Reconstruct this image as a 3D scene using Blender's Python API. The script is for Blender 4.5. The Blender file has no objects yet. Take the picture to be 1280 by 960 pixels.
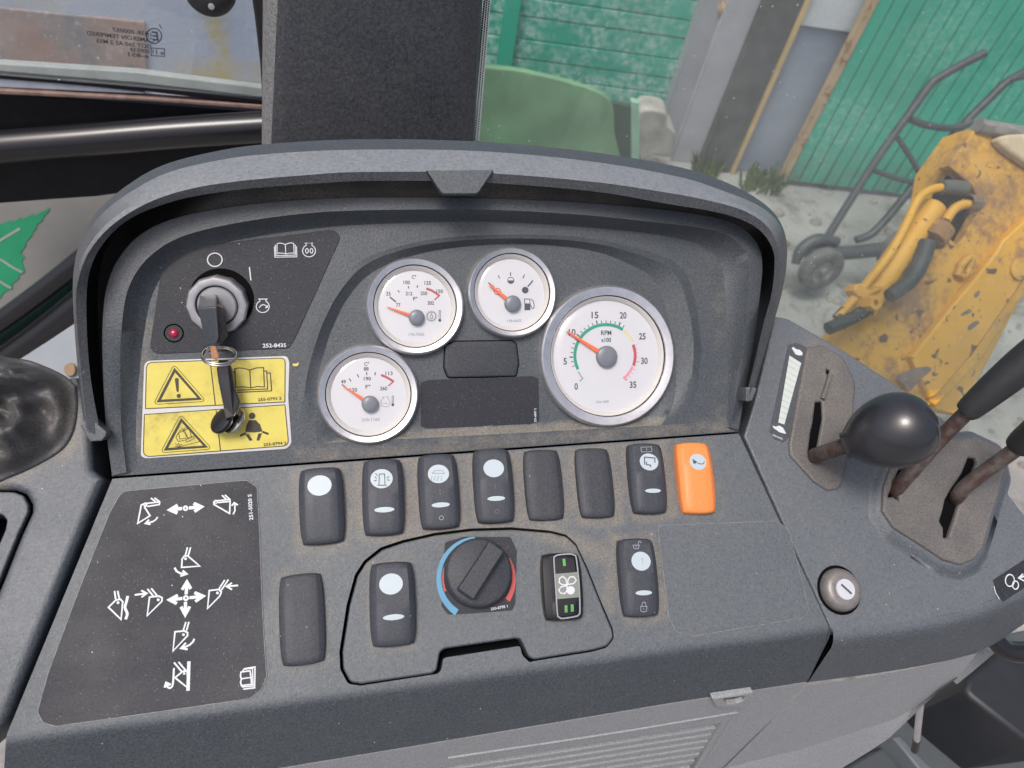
import bpy, bmesh, math, random
from mathutils import Vector, Matrix, noise as mnoise
from mathutils.geometry import delaunay_2d_cdt

random.seed(7)
SC = bpy.context.scene
COL = SC.collection
R = math.radians

# ------------------------------------------------------------------ camera
F = 900.0
CAM = Vector((0, 0, 2.3))
BX = Vector((0.97343, -0.05225, 0.22293))
BY = Vector((-0.17971, -0.77766, 0.60245))
BZ = Vector((0.14189, -0.6265, -0.76639))
ROT = Matrix((BX, BY, BZ))                     # camera (x right, y down, z ahead) -> world
cam = bpy.data.cameras.new('camera')
cam.sensor_width = 36
cam.lens = 36 * F / 1280
cam.clip_start = 0.01
cam.clip_end = 200
cam.dof.use_dof = True
cam.dof.focus_distance = 0.43
cam.dof.aperture_fstop = 13
camo = bpy.data.objects.new('camera', cam)
COL.objects.link(camo)
rt, up, bk = ROT @ Vector((1, 0, 0)), ROT @ Vector((0, -1, 0)), ROT @ Vector((0, 0, -1))
camo.matrix_world = Matrix(((rt.x, up.x, bk.x, CAM.x), (rt.y, up.y, bk.y, CAM.y), (rt.z, up.z, bk.z, CAM.z), (0, 0, 0, 1)))
SC.camera = camo

# ------------------------------------------------------------------ light
SUN_EL, SUN_AZ = 70, 240            # azimuth the light comes from, degrees clockwise from +Y
world = bpy.data.worlds.new('World')
SC.world = world
world.use_nodes = True
wn = world.node_tree
for n in list(wn.nodes):
    wn.nodes.remove(n)
sky = wn.nodes.new('ShaderNodeTexSky')
sky.sky_type = 'NISHITA'
sky.sun_disc = False
sky.sun_elevation = R(SUN_EL)
sky.sun_rotation = R(SUN_AZ)
sky.air_density = 0.7
sky.dust_density = 7.0
sky.ozone_density = 1.0
bg = wn.nodes.new('ShaderNodeBackground')
bg.inputs['Strength'].default_value = 0.15
wo = wn.nodes.new('ShaderNodeOutputWorld')
wn.links.new(sky.outputs[0], bg.inputs[0])
wn.links.new(bg.outputs[0], wo.inputs[0])
sl = bpy.data.lights.new('sun', 'SUN')
sl.energy = 1.5
sl.angle = R(18)
sl.color = (1.0, 0.985, 0.965)
so = bpy.data.objects.new('sun', sl)
COL.objects.link(so)
sd = Vector((math.sin(R(SUN_AZ)) * math.cos(R(SUN_EL)), math.cos(R(SUN_AZ)) * math.cos(R(SUN_EL)), math.sin(R(SUN_EL))))
so.rotation_euler = (-sd).to_track_quat('-Z', 'Y').to_euler()
so.location = (0, 0, 6)
SC.view_settings.view_transform = 'Standard'
SC.view_settings.look = 'None'
SC.view_settings.exposure = 0.15
SC.view_settings.gamma = 1
SC.view_settings.use_curve_mapping = False

# ------------------------------------------------------------------ rays, planes
def ray(u, v):
    return ROT @ Vector(((u - 640) / F, (v - 480) / F, 1.0))

def atd(u, v, d):
    return CAM + ray(u, v) * d

class Plane:
    """a real surface with its own axes: local x, y along it and h off it towards the viewer"""
    def __init__(s, O, phi=0, ex=Vector((1, 0, 0)), ey=None):
        s.O = Vector(O)
        s.ex = ex.normalized()
        a = R(phi)
        if ey is None:
            hy = Vector((-s.ex.y, s.ex.x, 0)).normalized()
            ey = hy * math.cos(a) + Vector((0, 0, 1)) * math.sin(a)
        s.ey = ey.normalized()
        s.n = s.ex.cross(s.ey).normalized()
        s.M = Matrix(((s.ex.x, s.ey.x, s.n.x, s.O.x), (s.ex.y, s.ey.y, s.n.y, s.O.y), (s.ex.z, s.ey.z, s.n.z, s.O.z), (0, 0, 0, 1)))
        s.Mi = s.M.inverted()
    def lp(s, u, v, h=0.0):
        r = ray(u, v)
        t = (s.O + s.n * h - CAM).dot(s.n) / r.dot(s.n)
        q = s.Mi @ (CAM + r * t)
        return (q.x, q.y)
    def w(s, u, v, h=0.0):
        x, y = s.lp(u, v, h)
        return s.M @ Vector((x, y, h))
    def L(s, pts, h=0.0):
        return [s.lp(u, v, h) for u, v in pts]

# ------------------------------------------------------------------ object making
WM = {}
def root(name, loc, label, cat, group=None, M=None):
    o = bpy.data.objects.new(name, None)
    o.empty_display_size = 0.02
    COL.objects.link(o)
    m = M if M is not None else Matrix.Translation(loc)
    o.matrix_world = m
    WM[o] = m.copy()
    o['label'] = label
    o['category'] = cat
    if group:
        o['group'] = group
    return o

def mk(name, verts, faces, mat, parent=None, M=None, smooth=None, label=None, kind=None, attr=None):
    """verts are in the frame M (world when None)"""
    me = bpy.data.meshes.new(name)
    M = M if M is not None else Matrix.Identity(4)
    # put the origin at the middle of the piece, keep the axes of M
    n = max(1, len(verts))
    c = Vector((sum(v[0] for v in verts) / n, sum(v[1] for v in verts) / n, sum(v[2] for v in verts) / n))
    vs = [(v[0] - c.x, v[1] - c.y, v[2] - c.z) for v in verts]
    me.from_pydata(vs, [], faces)
    if attr is not None:
        a = me.attributes.new('dirt', 'FLOAT', 'POINT')
        a.data.foreach_set('value', attr)
    me.update()
    if smooth is not None:
        me.polygons.foreach_set('use_smooth', [True] * len(me.polygons))
        if smooth < 180:
            me.set_sharp_from_angle(angle=R(smooth))
    me.materials.append(mat)
    o = bpy.data.objects.new(name, me)
    COL.objects.link(o)
    W = M @ Matrix.Translation(c)
    if parent is not None:
        o.parent = parent
        o.matrix_basis = WM[parent].inverted() @ W
    else:
        o.matrix_basis = W
    WM[o] = W
    if label:
        o['label'] = label
    if kind:
        o['kind'] = kind
    return o

def tag(o, label, cat, group=None):
    o['label'] = label
    o['category'] = cat
    if group:
        o['group'] = group
    return o

# ------------------------------------------------------------------ 2d helpers
def crom(pts, n=8, closed=False):
    out = []
    m = len(pts)
    rng = range(m) if closed else range(m - 1)
    for i in rng:
        if closed:
            p0, p1, p2, p3 = pts[(i - 1) % m], pts[i], pts[(i + 1) % m], pts[(i + 2) % m]
        else:
            p1, p2 = pts[i], pts[i + 1]
            p0 = pts[i - 1] if i else tuple(2 * a - b for a, b in zip(p1, p2))
            p3 = pts[i + 2] if i + 2 < m else tuple(2 * a - b for a, b in zip(p2, p1))
        for k in range(n):
            t = k / n
            out.append(tuple(0.5 * (2 * b + (c - a) * t + (2 * a - 5 * b + 4 * c - d) * t * t + (3 * b - a - 3 * c + d) * t ** 3) for a, b, c, d in zip(p0, p1, p2, p3)))
    if not closed:
        out.append(tuple(pts[-1]))
    return out

def resample(pts, n):
    d = [0.0]
    for a, b in zip(pts, pts[1:]):
        d.append(d[-1] + math.dist(a, b))
    out, j = [], 0
    for i in range(n):
        s = d[-1] * i / (n - 1)
        while j < len(d) - 2 and d[j + 1] < s:
            j += 1
        t = (s - d[j]) / max(1e-12, d[j + 1] - d[j])
        out.append(tuple(a + (b - a) * t for a, b in zip(pts[j], pts[j + 1])))
    return out

def area(p):
    return 0.5 * sum(a[0] * b[1] - b[0] * a[1] for a, b in zip(p, p[1:] + p[:1]))

def ccw(p):
    return list(p) if area(p) > 0 else list(reversed(p))

def offs(p, d):
    """offset a ccw loop outwards by d"""
    out, n = [], len(p)
    for i in range(n):
        a, b, c = p[i - 1], p[i], p[(i + 1) % n]
        e1 = Vector((b[0] - a[0], b[1] - a[1]))
        e2 = Vector((c[0] - b[0], c[1] - b[1]))
        if e1.length < 1e-9: e1 = e2
        if e2.length < 1e-9: e2 = e1
        e1.normalize(); e2.normalize()
        n1, n2 = Vector((e1.y, -e1.x)), Vector((e2.y, -e2.x))
        m = n1 + n2
        if m.length < 1e-6:
            m = n1
        m.normalize()
        k = d / max(0.45, m.dot(n1))
        out.append((b[0] + m.x * k, b[1] + m.y * k))
    return out

def fillet(p, r, n=5):
    """round every corner of a loop, r one radius or one per corner"""
    out, m = [], len(p)
    for i in range(m):
        rr = r[i] if isinstance(r, (list, tuple)) else r
        a, b, c = Vector(p[i - 1]), Vector(p[i]), Vector(p[(i + 1) % m])
        u, v = (a - b), (c - b)
        la, lc = u.length, v.length
        if rr <= 0 or la < 1e-9 or lc < 1e-9:
            out.append(tuple(b)); continue
        u.normalize(); v.normalize()
        ang = u.angle(v)
        t = min(rr / max(0.05, math.tan(ang / 2)), la * 0.48, lc * 0.48)
        s, e = b + u * t, b + v * t
        for k in range(n + 1):
            q = k / n
            out.append(tuple(s * (1 - q) ** 2 + b * 2 * q * (1 - q) + e * q * q))
    return out

def inside(pt, poly):
    x, y = pt
    c = False
    j = len(poly) - 1
    for i in range(len(poly)):
        xi, yi = poly[i]; xj, yj = poly[j]
        if (yi > y) != (yj > y) and x < (xj - xi) * (y - yi) / (yj - yi) + xi:
            c = not c
        j = i
    return c

def fill(outer, holes=(), grid=0):
    """triangulate a loop with holes (and inner grid points); returns verts, tris; loops keep order at the start"""
    vs, ed = [], []
    for lp in [outer] + list(holes):
        s = len(vs)
        vs += [Vector(q) for q in lp]
        ed += [(s + i, s + (i + 1) % len(lp)) for i in range(len(lp))]
    if grid:
        x0, x1 = min(q[0] for q in outer), max(q[0] for q in outer)
        y0, y1 = min(q[1] for q in outer), max(q[1] for q in outer)
        y = y0 + grid / 2
        while y < y1:
            x = x0 + grid / 2
            while x < x1:
                q = (x + random.uniform(-.3, .3) * grid, y + random.uniform(-.3, .3) * grid)
                if inside(q, outer) and not any(inside(q, h) for h in holes):
                    vs.append(Vector(q))
                x += grid
            y += grid
    r = delaunay_2d_cdt(vs, ed, [], 0, 1e-7)
    ov = [tuple(q) for q in r[0]]
    tris = []
    for f in r[2]:
        c = (sum(ov[i][0] for i in f) / len(f), sum(ov[i][1] for i in f) / len(f))
        if inside(c, outer) and not any(inside(c, h) for h in holes):
            q = [ov[i] for i in f]
            tris.append(tuple(f) if area(q) > 0 else tuple(reversed(f)))
    return ov, tris

def slab(name, pl, outer, h, thick, mat, parent=None, bev=0.0006, holes=(), grid=0, dirtf=None, label=None, kind=None, hole_depth=None, seg=3, open_bottom=True):
    """a plate in plane pl: top face at h, rounded edges, walls thick deep; outer and holes are local loops"""
    outer = ccw(outer)
    holes = [ccw(q) for q in holes]
    V, Fc = [], []
    sm = []
    top_o = offs(outer, -bev) if bev else outer
    top_h = [offs(q, bev) for q in holes] if bev else holes
    fv, ft = fill(top_o, top_h, grid)
    V += [(x, y, h) for x, y in fv]
    Fc += ft
    nflat = len(ft)
    def wall(loop, sgn, depth):
        rings = []
        for k in range(seg + 1):
            a = math.pi / 2 * k / seg
            off = -bev + bev * math.sin(a)
            rings.append((offs(loop, sgn * off) if bev else loop, h - bev * (1 - math.cos(a))))
        rings.append((loop, h - depth))
        base = len(V)
        n = len(loop)
        for lp, hh in rings:
            V.extend((x, y, hh) for x, y in lp)
        for r_ in range(len(rings) - 1):
            for i in range(n):
                a, b = base + r_ * n + i, base + r_ * n + (i + 1) % n
                c, d = b + n, a + n
                Fc.append((a, d, c, b) if sgn > 0 else (a, b, c, d))
        return base + (len(rings) - 1) * n, n
    wb, wn_ = wall(outer, 1, thick)
    if not open_bottom:
        fv2, ft2 = fill(outer, holes if hole_depth is None else ())
        b2 = len(V)
        V += [(x, y, h - thick) for x, y in fv2]
        Fc += [tuple(b2 + i for i in reversed(t)) for t in ft2]
    for q in holes:
        wall(q, -1, hole_depth or thick)
    at = None
    if dirtf:
        at = [dirtf(x, y) for x, y, _ in V]
    o = mk(name, V, Fc, mat, parent, pl.M, None, label, kind, at)
    me = o.data
    me.polygons.foreach_set('use_smooth', [i >= nflat for i in range(len(me.polygons))])
    me.set_sharp_from_angle(angle=R(50))
    return o

def sheet(name, pl, outer, h, mat, parent, label=None, holes=()):
    fv, ft = fill(ccw(outer), [ccw(q) for q in holes])
    return mk(name, [(x, y, h) for x, y in fv], ft, mat, parent, pl.M, None, label)

def stroke_geo(V, Fc, pts, w, h, closed=False):
    pts = [p for i, p in enumerate(pts) if i == 0 or math.dist(p, pts[i - 1]) > 1e-7]
    n = len(pts)
    b = len(V)
    for i in range(n):
        if closed:
            a, c = pts[i - 1], pts[(i + 1) % n]
        else:
            a, c = pts[max(0, i - 1)], pts[min(n - 1, i + 1)]
        p = pts[i]
        e1 = Vector((p[0] - a[0], p[1] - a[1])); e2 = Vector((c[0] - p[0], c[1] - p[1]))
        if e1.length < 1e-9: e1 = e2.copy()
        if e2.length < 1e-9: e2 = e1.copy()
        e1.normalize(); e2.normalize()
        n1 = Vector((-e1.y, e1.x)); n2 = Vector((-e2.y, e2.x))
        m = n1 + n2
        if m.length < 1e-4: m = n1.copy()
        m.normalize()
        k = w / 2 / max(0.5, m.dot(n1))
        V.append((p[0] + m.x * k, p[1] + m.y * k, h))
        V.append((p[0] - m.x * k, p[1] - m.y * k, h))
    for i in range(n if closed else n - 1):
        j = (i + 1) % n
        Fc.append((b + 2 * i, b + 2 * i + 1, b + 2 * j + 1, b + 2 * j))

def symbol(name, pl, strokes, h, mat, parent, w=0.0005, fills=(), label=None):
    """flat print: strokes are (points px, closed, width) or plain lists of px points; each on its own hair-thin level"""
    V, Fc = [], []
    k = 0
    for s in strokes:
        ww, cl, pts = w, False, s
        if isinstance(s, dict):
            ww, cl, pts = s.get('w', w), s.get('c', False), s['p']
        hh = h + k * 6e-6
        stroke_geo(V, Fc, pl.L(pts, hh), ww, hh, cl)
        k += 1
    for f in fills:
        hh = h + k * 6e-6
        fv, ft = fill(ccw(pl.L(f, hh)))
        b = len(V)
        V += [(x, y, hh) for x, y in fv]
        Fc += [tuple(b + i for i in t) for t in ft]
        k += 1
    return mk(name, V, Fc, mat, parent, pl.M, None, label)

def circ(cx, cy, r, n=24, a0=0, a1=360, ry=None):
    ry = ry or r
    full = abs(a1 - a0) >= 360
    m = n if full else n + 1
    return [(cx + r * math.cos(R(a0 + (a1 - a0) * i / n)), cy - ry * math.sin(R(a0 + (a1 - a0) * i / n))) for i in range(m)]

def zf(ox, oy, s):
    return lambda pts: [(ox + x * s, oy + y * s) for x, y in pts]

def text(name, s, pl, px, height, h, mat, parent, ang=0, mirror=False, width=None, label=None, slant=0, bold=.022):
    """flat lettering centred on px (photo point on that plane); height in metres of a capital"""
    cu = bpy.data.curves.new('t', 'FONT')
    cu.body = s
    cu.size = 1
    cu.resolution_u = 3
    cu.offset = bold
    to = bpy.data.objects.new('t', cu)
    COL.objects.link(to)
    dg = bpy.context.evaluated_depsgraph_get()
    me = to.evaluated_get(dg).to_mesh()
    vs = [v.co.copy() for v in me.vertices]
    fs = [tuple(p.vertices) for p in me.polygons]
    to.to_mesh_clear()
    bpy.data.objects.remove(to)
    bpy.data.curves.remove(cu)
    x0, x1 = min(v.x for v in vs), max(v.x for v in vs)
    cap = 0.7
    k = height / cap
    kx = k if not width else width / (x1 - x0)
    cx, cy = pl.lp(px[0], px[1], h)
    ca, sa = math.cos(R(ang)), math.sin(R(ang))
    out = []
    for v in vs:
        x, y = (v.x - (x0 + x1) / 2) * kx, (v.y - cap / 2) * k
        x += slant * y
        if mirror:
            x = -x
        out.append((cx + x * ca - y * sa, cy + x * sa + y * ca, h))
    if mirror:
        fs = [tuple(reversed(f)) for f in fs]
    return mk(name, out, fs, mat, parent, pl.M, None, label)

def lathe(name, prof, mat, parent, M, n=48, smooth=40, label=None, cap=False, nonround=None):
    V, Fc = [], []
    for r, z in prof:
        for i in range(n):
            a = 2 * math.pi * i / n
            k = nonround(a, r, z) if nonround else 1
            V.append((r * k * math.cos(a), r * k * math.sin(a), z))
    for j in range(len(prof) - 1):
        for i in range(n):
            a, b = j * n + i, j * n + (i + 1) % n
            Fc.append((a, b, b + n, a + n))
    if cap:
        Fc.append(tuple((len(prof) - 1) * n + i for i in range(n)))
    return mk(name, V, Fc, mat, parent, M, smooth, label)

def tube(name, pts, rad, mat, parent, n=12, caps=True, label=None, kind=None, sub=6, flat=1.0):
    pts = [Vector(p) for p in pts]
    rads = rad if isinstance(rad, (list, tuple)) else [rad] * len(pts)
    if sub > 1 and len(pts) > 2:
        q = crom([tuple(p) + (r,) for p, r in zip(pts, rads)], sub)
        pts = [Vector(p[:3]) for p in q]
        rads = [p[3] for p in q]
    V, Fc = [], []
    t0 = (pts[1] - pts[0]).normalized()
    ref = Vector((0, 0, 1)) if abs(t0.z) < 0.9 else Vector((1, 0, 0))
    nx = t0.cross(ref).normalized()
    for i, p in enumerate(pts):
        t = (pts[min(i + 1, len(pts) - 1)] - pts[max(i - 1, 0)]).normalized()
        nx = (nx - t * nx.dot(t)).normalized()
        ny = t.cross(nx)
        for k in range(n):
            a = 2 * math.pi * k / n
            V.append(tuple(p + nx * math.cos(a) * rads[i] + ny * math.sin(a) * rads[i] * flat))
    for i in range(len(pts) - 1):
        for k in range(n):
            a, b = i * n + k, i * n + (k + 1) % n
            Fc.append((a, b, b + n, a + n))
    if caps:
        Fc.append(tuple(reversed(range(n))))
        Fc.append(tuple((len(pts) - 1) * n + k for k in range(n)))
    return mk(name, V, Fc, mat, parent, None, 45, label, kind)

def loft(name, rows, mat, parent, M=None, smooth=40, label=None, closed=False, flip=False):
    n = len(rows[0])
    assert all(len(r_) == n for r_ in rows), name
    V = [p for r_ in rows for p in r_]
    Fc = []
    for j in range(len(rows) - 1):
        for i in range(n if closed else n - 1):
            a, b = j * n + i, j * n + (i + 1) % n
            f = (a, b, b + n, a + n)
            Fc.append(tuple(reversed(f)) if flip else f)
    return mk(name, V, Fc, mat, parent, M, smooth, label)

# ------------------------------------------------------------------ materials
class NT:
    def __init__(s, name):
        s.m = bpy.data.materials.new(name)
        s.m.use_nodes = True
        s.t = s.m.node_tree
        for n in list(s.t.nodes):
            s.t.nodes.remove(n)
        s.out = s.t.nodes.new('ShaderNodeOutputMaterial')
        s.geo = s.t.nodes.new('ShaderNodeNewGeometry')
        s.pos = s.geo.outputs['Position']
    def n(s, t, **k):
        x = s.t.nodes.new(t)
        for a, b in k.items():
            setattr(x, a, b)
        return x
    def set(s, sock, v):
        if hasattr(v, 'links'):
            s.t.links.new(v, sock)
        elif v is not None:
            if isinstance(v, tuple) and len(v) == 3 and sock.type == 'RGBA':
                v = v + (1,)
            sock.default_value = v
    def noise(s, scale, detail=3, rough=0.55, vec=None, dist=0):
        x = s.n('ShaderNodeTexNoise')
        x.inputs['Scale'].default_value = scale
        x.inputs['Detail'].default_value = detail
        x.inputs['Roughness'].default_value = rough
        x.inputs['Distortion'].default_value = dist
        s.set(x.inputs['Vector'], vec if vec is not None else s.pos)
        return x.outputs['Fac']
    def ramp(s, v, a, b, lo=0.0, hi=1.0):
        x = s.n('ShaderNodeMapRange')
        x.inputs[1].default_value = a
        x.inputs[2].default_value = b
        x.inputs[3].default_value = lo
        x.inputs[4].default_value = hi
        s.set(x.inputs[0], v)
        return x.outputs[0]
    def math(s, op, a, b=0.0):
        x = s.n('ShaderNodeMath', operation=op)
        s.set(x.inputs[0], a); s.set(x.inputs[1], b)
        return x.outputs[0]
    def mix(s, f, a, b):
        x = s.n('ShaderNodeMix', data_type='RGBA')
        s.set(x.inputs[0], f)
        s.set(x.inputs[6], a); s.set(x.inputs[7], b)
        return x.outputs[2]
    def speck(s, scale, size, keep=0.6):
        x = s.n('ShaderNodeTexVoronoi')
        x.inputs['Scale'].default_value = scale
        s.set(x.inputs['Vector'], s.pos)
        near = s.ramp(x.outputs['Distance'], size, size * 0.7)
        sep = s.n('ShaderNodeSeparateColor')
        s.t.links.new(x.outputs['Color'], sep.inputs[0])
        return s.math('MULTIPLY', near, s.math('GREATER_THAN', sep.outputs[0], keep))
    def bump(s, v, strength, dist):
        x = s.n('ShaderNodeBump')
        x.inputs['Strength'].default_value = strength
        x.inputs['Distance'].default_value = dist
        s.set(x.inputs['Height'], v)
        return x.outputs[0]
    def bsdf(s, col, rough=0.5, metal=0.0, normal=None, spec=0.5, coat=0.0, trans=0.0, ior=1.5):
        x = s.n('ShaderNodeBsdfPrincipled')
        s.set(x.inputs['Base Color'], col)
        s.set(x.inputs['Roughness'], rough)
        s.set(x.inputs['Metallic'], metal)
        s.set(x.inputs['Specular IOR Level'], spec)
        s.set(x.inputs['Coat Weight'], coat)
        s.set(x.inputs['IOR'], ior)
        if normal is not None:
            s.set(x.inputs['Normal'], normal)
        return x.outputs[0]
    def done(s, sh):
        s.t.links.new(sh, s.out.inputs[0])
        return s.m

DUST = (0.30, 0.27, 0.22)
def plastic(name, col, rough=0.5, grain=1.0, dust=0.12, speck=0.35, dirt=False, gs=1400, spec=0.5, speck_scale=220, upd=None):
    t = NT(name)
    g = t.noise(gs, 2, 0.6)
    big = t.noise(28, 4, 0.6)
    g2 = t.noise(gs * .62, 3, .75)
    gm = t.ramp(g2, .32, .68)
    gk = min(.48, .08 + .33 * grain)
    c = t.mix(gm, tuple(x * (1 - gk) for x in col), tuple(x * (1 + gk) for x in col))
    d = t.math('MULTIPLY', t.ramp(big, .38, .75), t.ramp(t.noise(900, 3, .7), .35, .65))
    c = t.mix(t.math('MULTIPLY', d, dust), c, DUST)
    if upd:  # upward faces paler: dust film, plus top light put into the colour
        sx = t.n('ShaderNodeSeparateXYZ')
        t.t.links.new(t.geo.outputs['Normal'], sx.inputs[0])
        u_ = t.math('MULTIPLY', t.ramp(sx.outputs['Z'], upd[0], upd[1]), t.ramp(t.noise(420, 4, .75), .25, .7, .35, 1.0))
        c = t.mix(t.math('MULTIPLY', u_, upd[2]), c, (.28, .305, .325))
    if dirt:
        a = t.n('ShaderNodeAttribute', attribute_name='dirt')
        m = t.math('MULTIPLY', t.ramp(t.math('ADD', t.math('ADD', t.math('MULTIPLY', t.noise(1000, 4, .85), 1.6), t.math('MULTIPLY', t.noise(75, 4, .7), 1.3)), a.outputs['Fac']), 1.72, 2.35), .85)
        tan = t.mix(t.ramp(t.noise(900, 4, .8), .3, .7), (0.070, 0.066, 0.058), (0.27, 0.245, 0.205))
        c = t.mix(m, c, tan)
    if speck:
        c = t.mix(t.math('MULTIPLY', t.speck(speck_scale, .085, .9), speck), c, (.75, .75, .74))
        c = t.mix(t.math('MULTIPLY', t.speck(speck_scale * 3.2, .16, .72), speck * .55), c, (.5, .5, .49))
    r = t.ramp(big, .3, .7, rough - .06, rough + .1)
    return t.done(t.bsdf(c, r, 0, t.bump(g2, .5 * grain, .0005), spec))

def simple(name, col, rough=0.5, metal=0, var=0.1, scale=60, bump=0.0, bscale=300, spec=0.5, coat=0):
    t = NT(name)
    c = t.mix(t.ramp(t.noise(scale, 4), .25, .75), tuple(x * (1 - var) for x in col), tuple(min(1, x * (1 + var)) for x in col))
    nm = t.bump(t.noise(bscale, 3), bump, .001) if bump else None
    return t.done(t.bsdf(c, rough, metal, nm, spec, coat))

def painted(name, col, rust=(0.16, 0.07, 0.03), amount=.62, scale=6, fine=60, rough=.5, pale=None, pale_amt=.6, chips=0, bump=.3, edge=.06, foot=False):
    t = NT(name)
    c = t.mix(t.ramp(t.noise(scale * 1.7, 4), .3, .7), tuple(x * .86 for x in col), tuple(min(1, x * 1.12) for x in col))
    if pale:
        pm = t.math('MULTIPLY', t.ramp(t.noise(scale * 1.3, 5, .65), pale_amt, pale_amt + .12), t.ramp(t.noise(fine, 3, .7), .4, .62))
        c = t.mix(pm, c, pale)
    s = t.math('ADD', t.math('MULTIPLY', t.noise(scale, 5, .6), .7), t.math('MULTIPLY', t.noise(fine, 4, .7), .3))
    m = t.ramp(s, amount, amount + edge)
    c = t.mix(m, c, t.mix(t.noise(fine * 2, 3), rust, tuple(x * 2.2 for x in rust)))
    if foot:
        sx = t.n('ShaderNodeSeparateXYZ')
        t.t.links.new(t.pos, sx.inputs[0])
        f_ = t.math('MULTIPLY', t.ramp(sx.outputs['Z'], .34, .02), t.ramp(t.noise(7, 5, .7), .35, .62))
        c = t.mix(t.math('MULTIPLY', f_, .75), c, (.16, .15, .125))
    if chips:
        c = t.mix(t.math('MAXIMUM', t.ramp(t.noise(chips * .8, 2, .5, dist=.6), .66, .69), t.ramp(t.noise(chips * 2.2, 2, .5, dist=.6), .70, .73)), c, (.11, .06, .04))
    return t.done(t.bsdf(c, t.ramp(m, 0, 1, rough, .85), 0, t.bump(t.noise(fine, 4), bump, .002)))

M_CONSOLE = plastic('console plastic', (.046, .056, .066), .47, 1.3, .05, .6, True, upd=(.66, .93, .26))
M_FASCIA = plastic('fascia plastic', (.057, .067, .077), .45, 1.0, .05, .25, True)
M_HOOD = plastic('hood plastic', (.066, .073, .082), .45, 1.2, .12, .4, upd=(.72, .97, .70))
M_CAVITY = plastic('dusty ledge', (.085, .075, .065), .7, .6, .7, .2)
M_DECAL = plastic('decal film', (.024, .026, .033), .5, .8, .015, .62, spec=.3)
M_SWITCH = plastic('switch plastic', (.043, .048, .060), .5, .5, .05, .35, spec=.35)
M_PLUG = plastic('plug plastic', (.037, .041, .050), .5, .8, .06, .35, spec=.35)
M_SIDE = plastic('side console plastic', (.060, .070, .082), .46, 1.3, .06, .6, True, upd=(.66, .93, .26))
M_TRIM = plastic('pale trim plastic', (.25, .262, .275), .5, .6, .16, .2)
M_BLACK = simple('black gap', (.005, .005, .006), .9, spec=.02)
M_WHITE = simple('white print', (.55, .58, .61), .5, var=.04)
M_LENS = simple('pale lens', (.41, .48, .52), .35, var=.03)
M_ORANGE = plastic('orange plastic', (.74, .235, .062), .42, .08, .0, .2)
M_YELLOW = None
M_INK = simple('black ink', (.035, .030, .018), .5)
M_GREYINK = simple('grey ink', (.055, .06, .07), .5)
M_PALEINK = simple('faint ink', (.26, .28, .31), .5)
M_RED = simple('dial red', (.42, .07, .09), .5)
M_PINK = simple('dial pink', (.62, .24, .30), .5)
M_GREEN = simple('dial green', (.02, .27, .16), .5)
M_PALEYEL = simple('dial pale yellow', (.60, .54, .28), .5)
M_NEEDLE = simple('needle red', (.90, .16, .06), .4, var=.03)
M_DIAL = simple('dial white', (.54, .55, .575), .5, var=.015)
M_REFLECTOR = simple('dial rim white', (.58, .565, .54), .4, var=.03)
M_HUB = simple('needle hub grey', (.15, .165, .19), .35)
M_BLUE = simple('print blue', (.085, .26, .42), .5)
M_PRINTRED = simple('print red', (.42, .062, .055), .5)
M_LIME = simple('print green', (.10, .31, .09), .4)
M_GLOSSBLACK = simple('gloss black', (.012, .012, .014), .27, coat=.1)
M_RUBBER = plastic('black rubber', (.040, .041, .045), .5, .6, .35, .2)

def bezel_metal():
    t = NT('satin aluminium')
    g = t.noise(900, 3, .7)
    c = t.mix(t.ramp(t.noise(120, 4, .7), .35, .7), (.58, .58, .595), (.70, .70, .71))
    c = t.mix(t.math('MULTIPLY', t.speck(500, .12, .86), .7), c, (.12, .10, .09))
    return t.done(t.bsdf(c, t.ramp(g, .3, .7, .27, .40), .85, t.bump(g, .12, .0002)))
M_ALU = bezel_metal()
M_STEEL = simple('worn steel', (.45, .445, .455), .38, .75, .1, 200, .08, 1200)
M_STEELROD = None

def rod_metal():
    t = NT('rusty lever rod')
    s = t.noise(130, 4, .65)
    c = t.mix(t.ramp(s, .40, .62), (.12, .105, .095), (.075, .040, .034))
    return t.done(t.bsdf(c, .48, .35, t.bump(t.noise(700, 3), .3, .0006)))
M_ROD = rod_metal()

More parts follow.
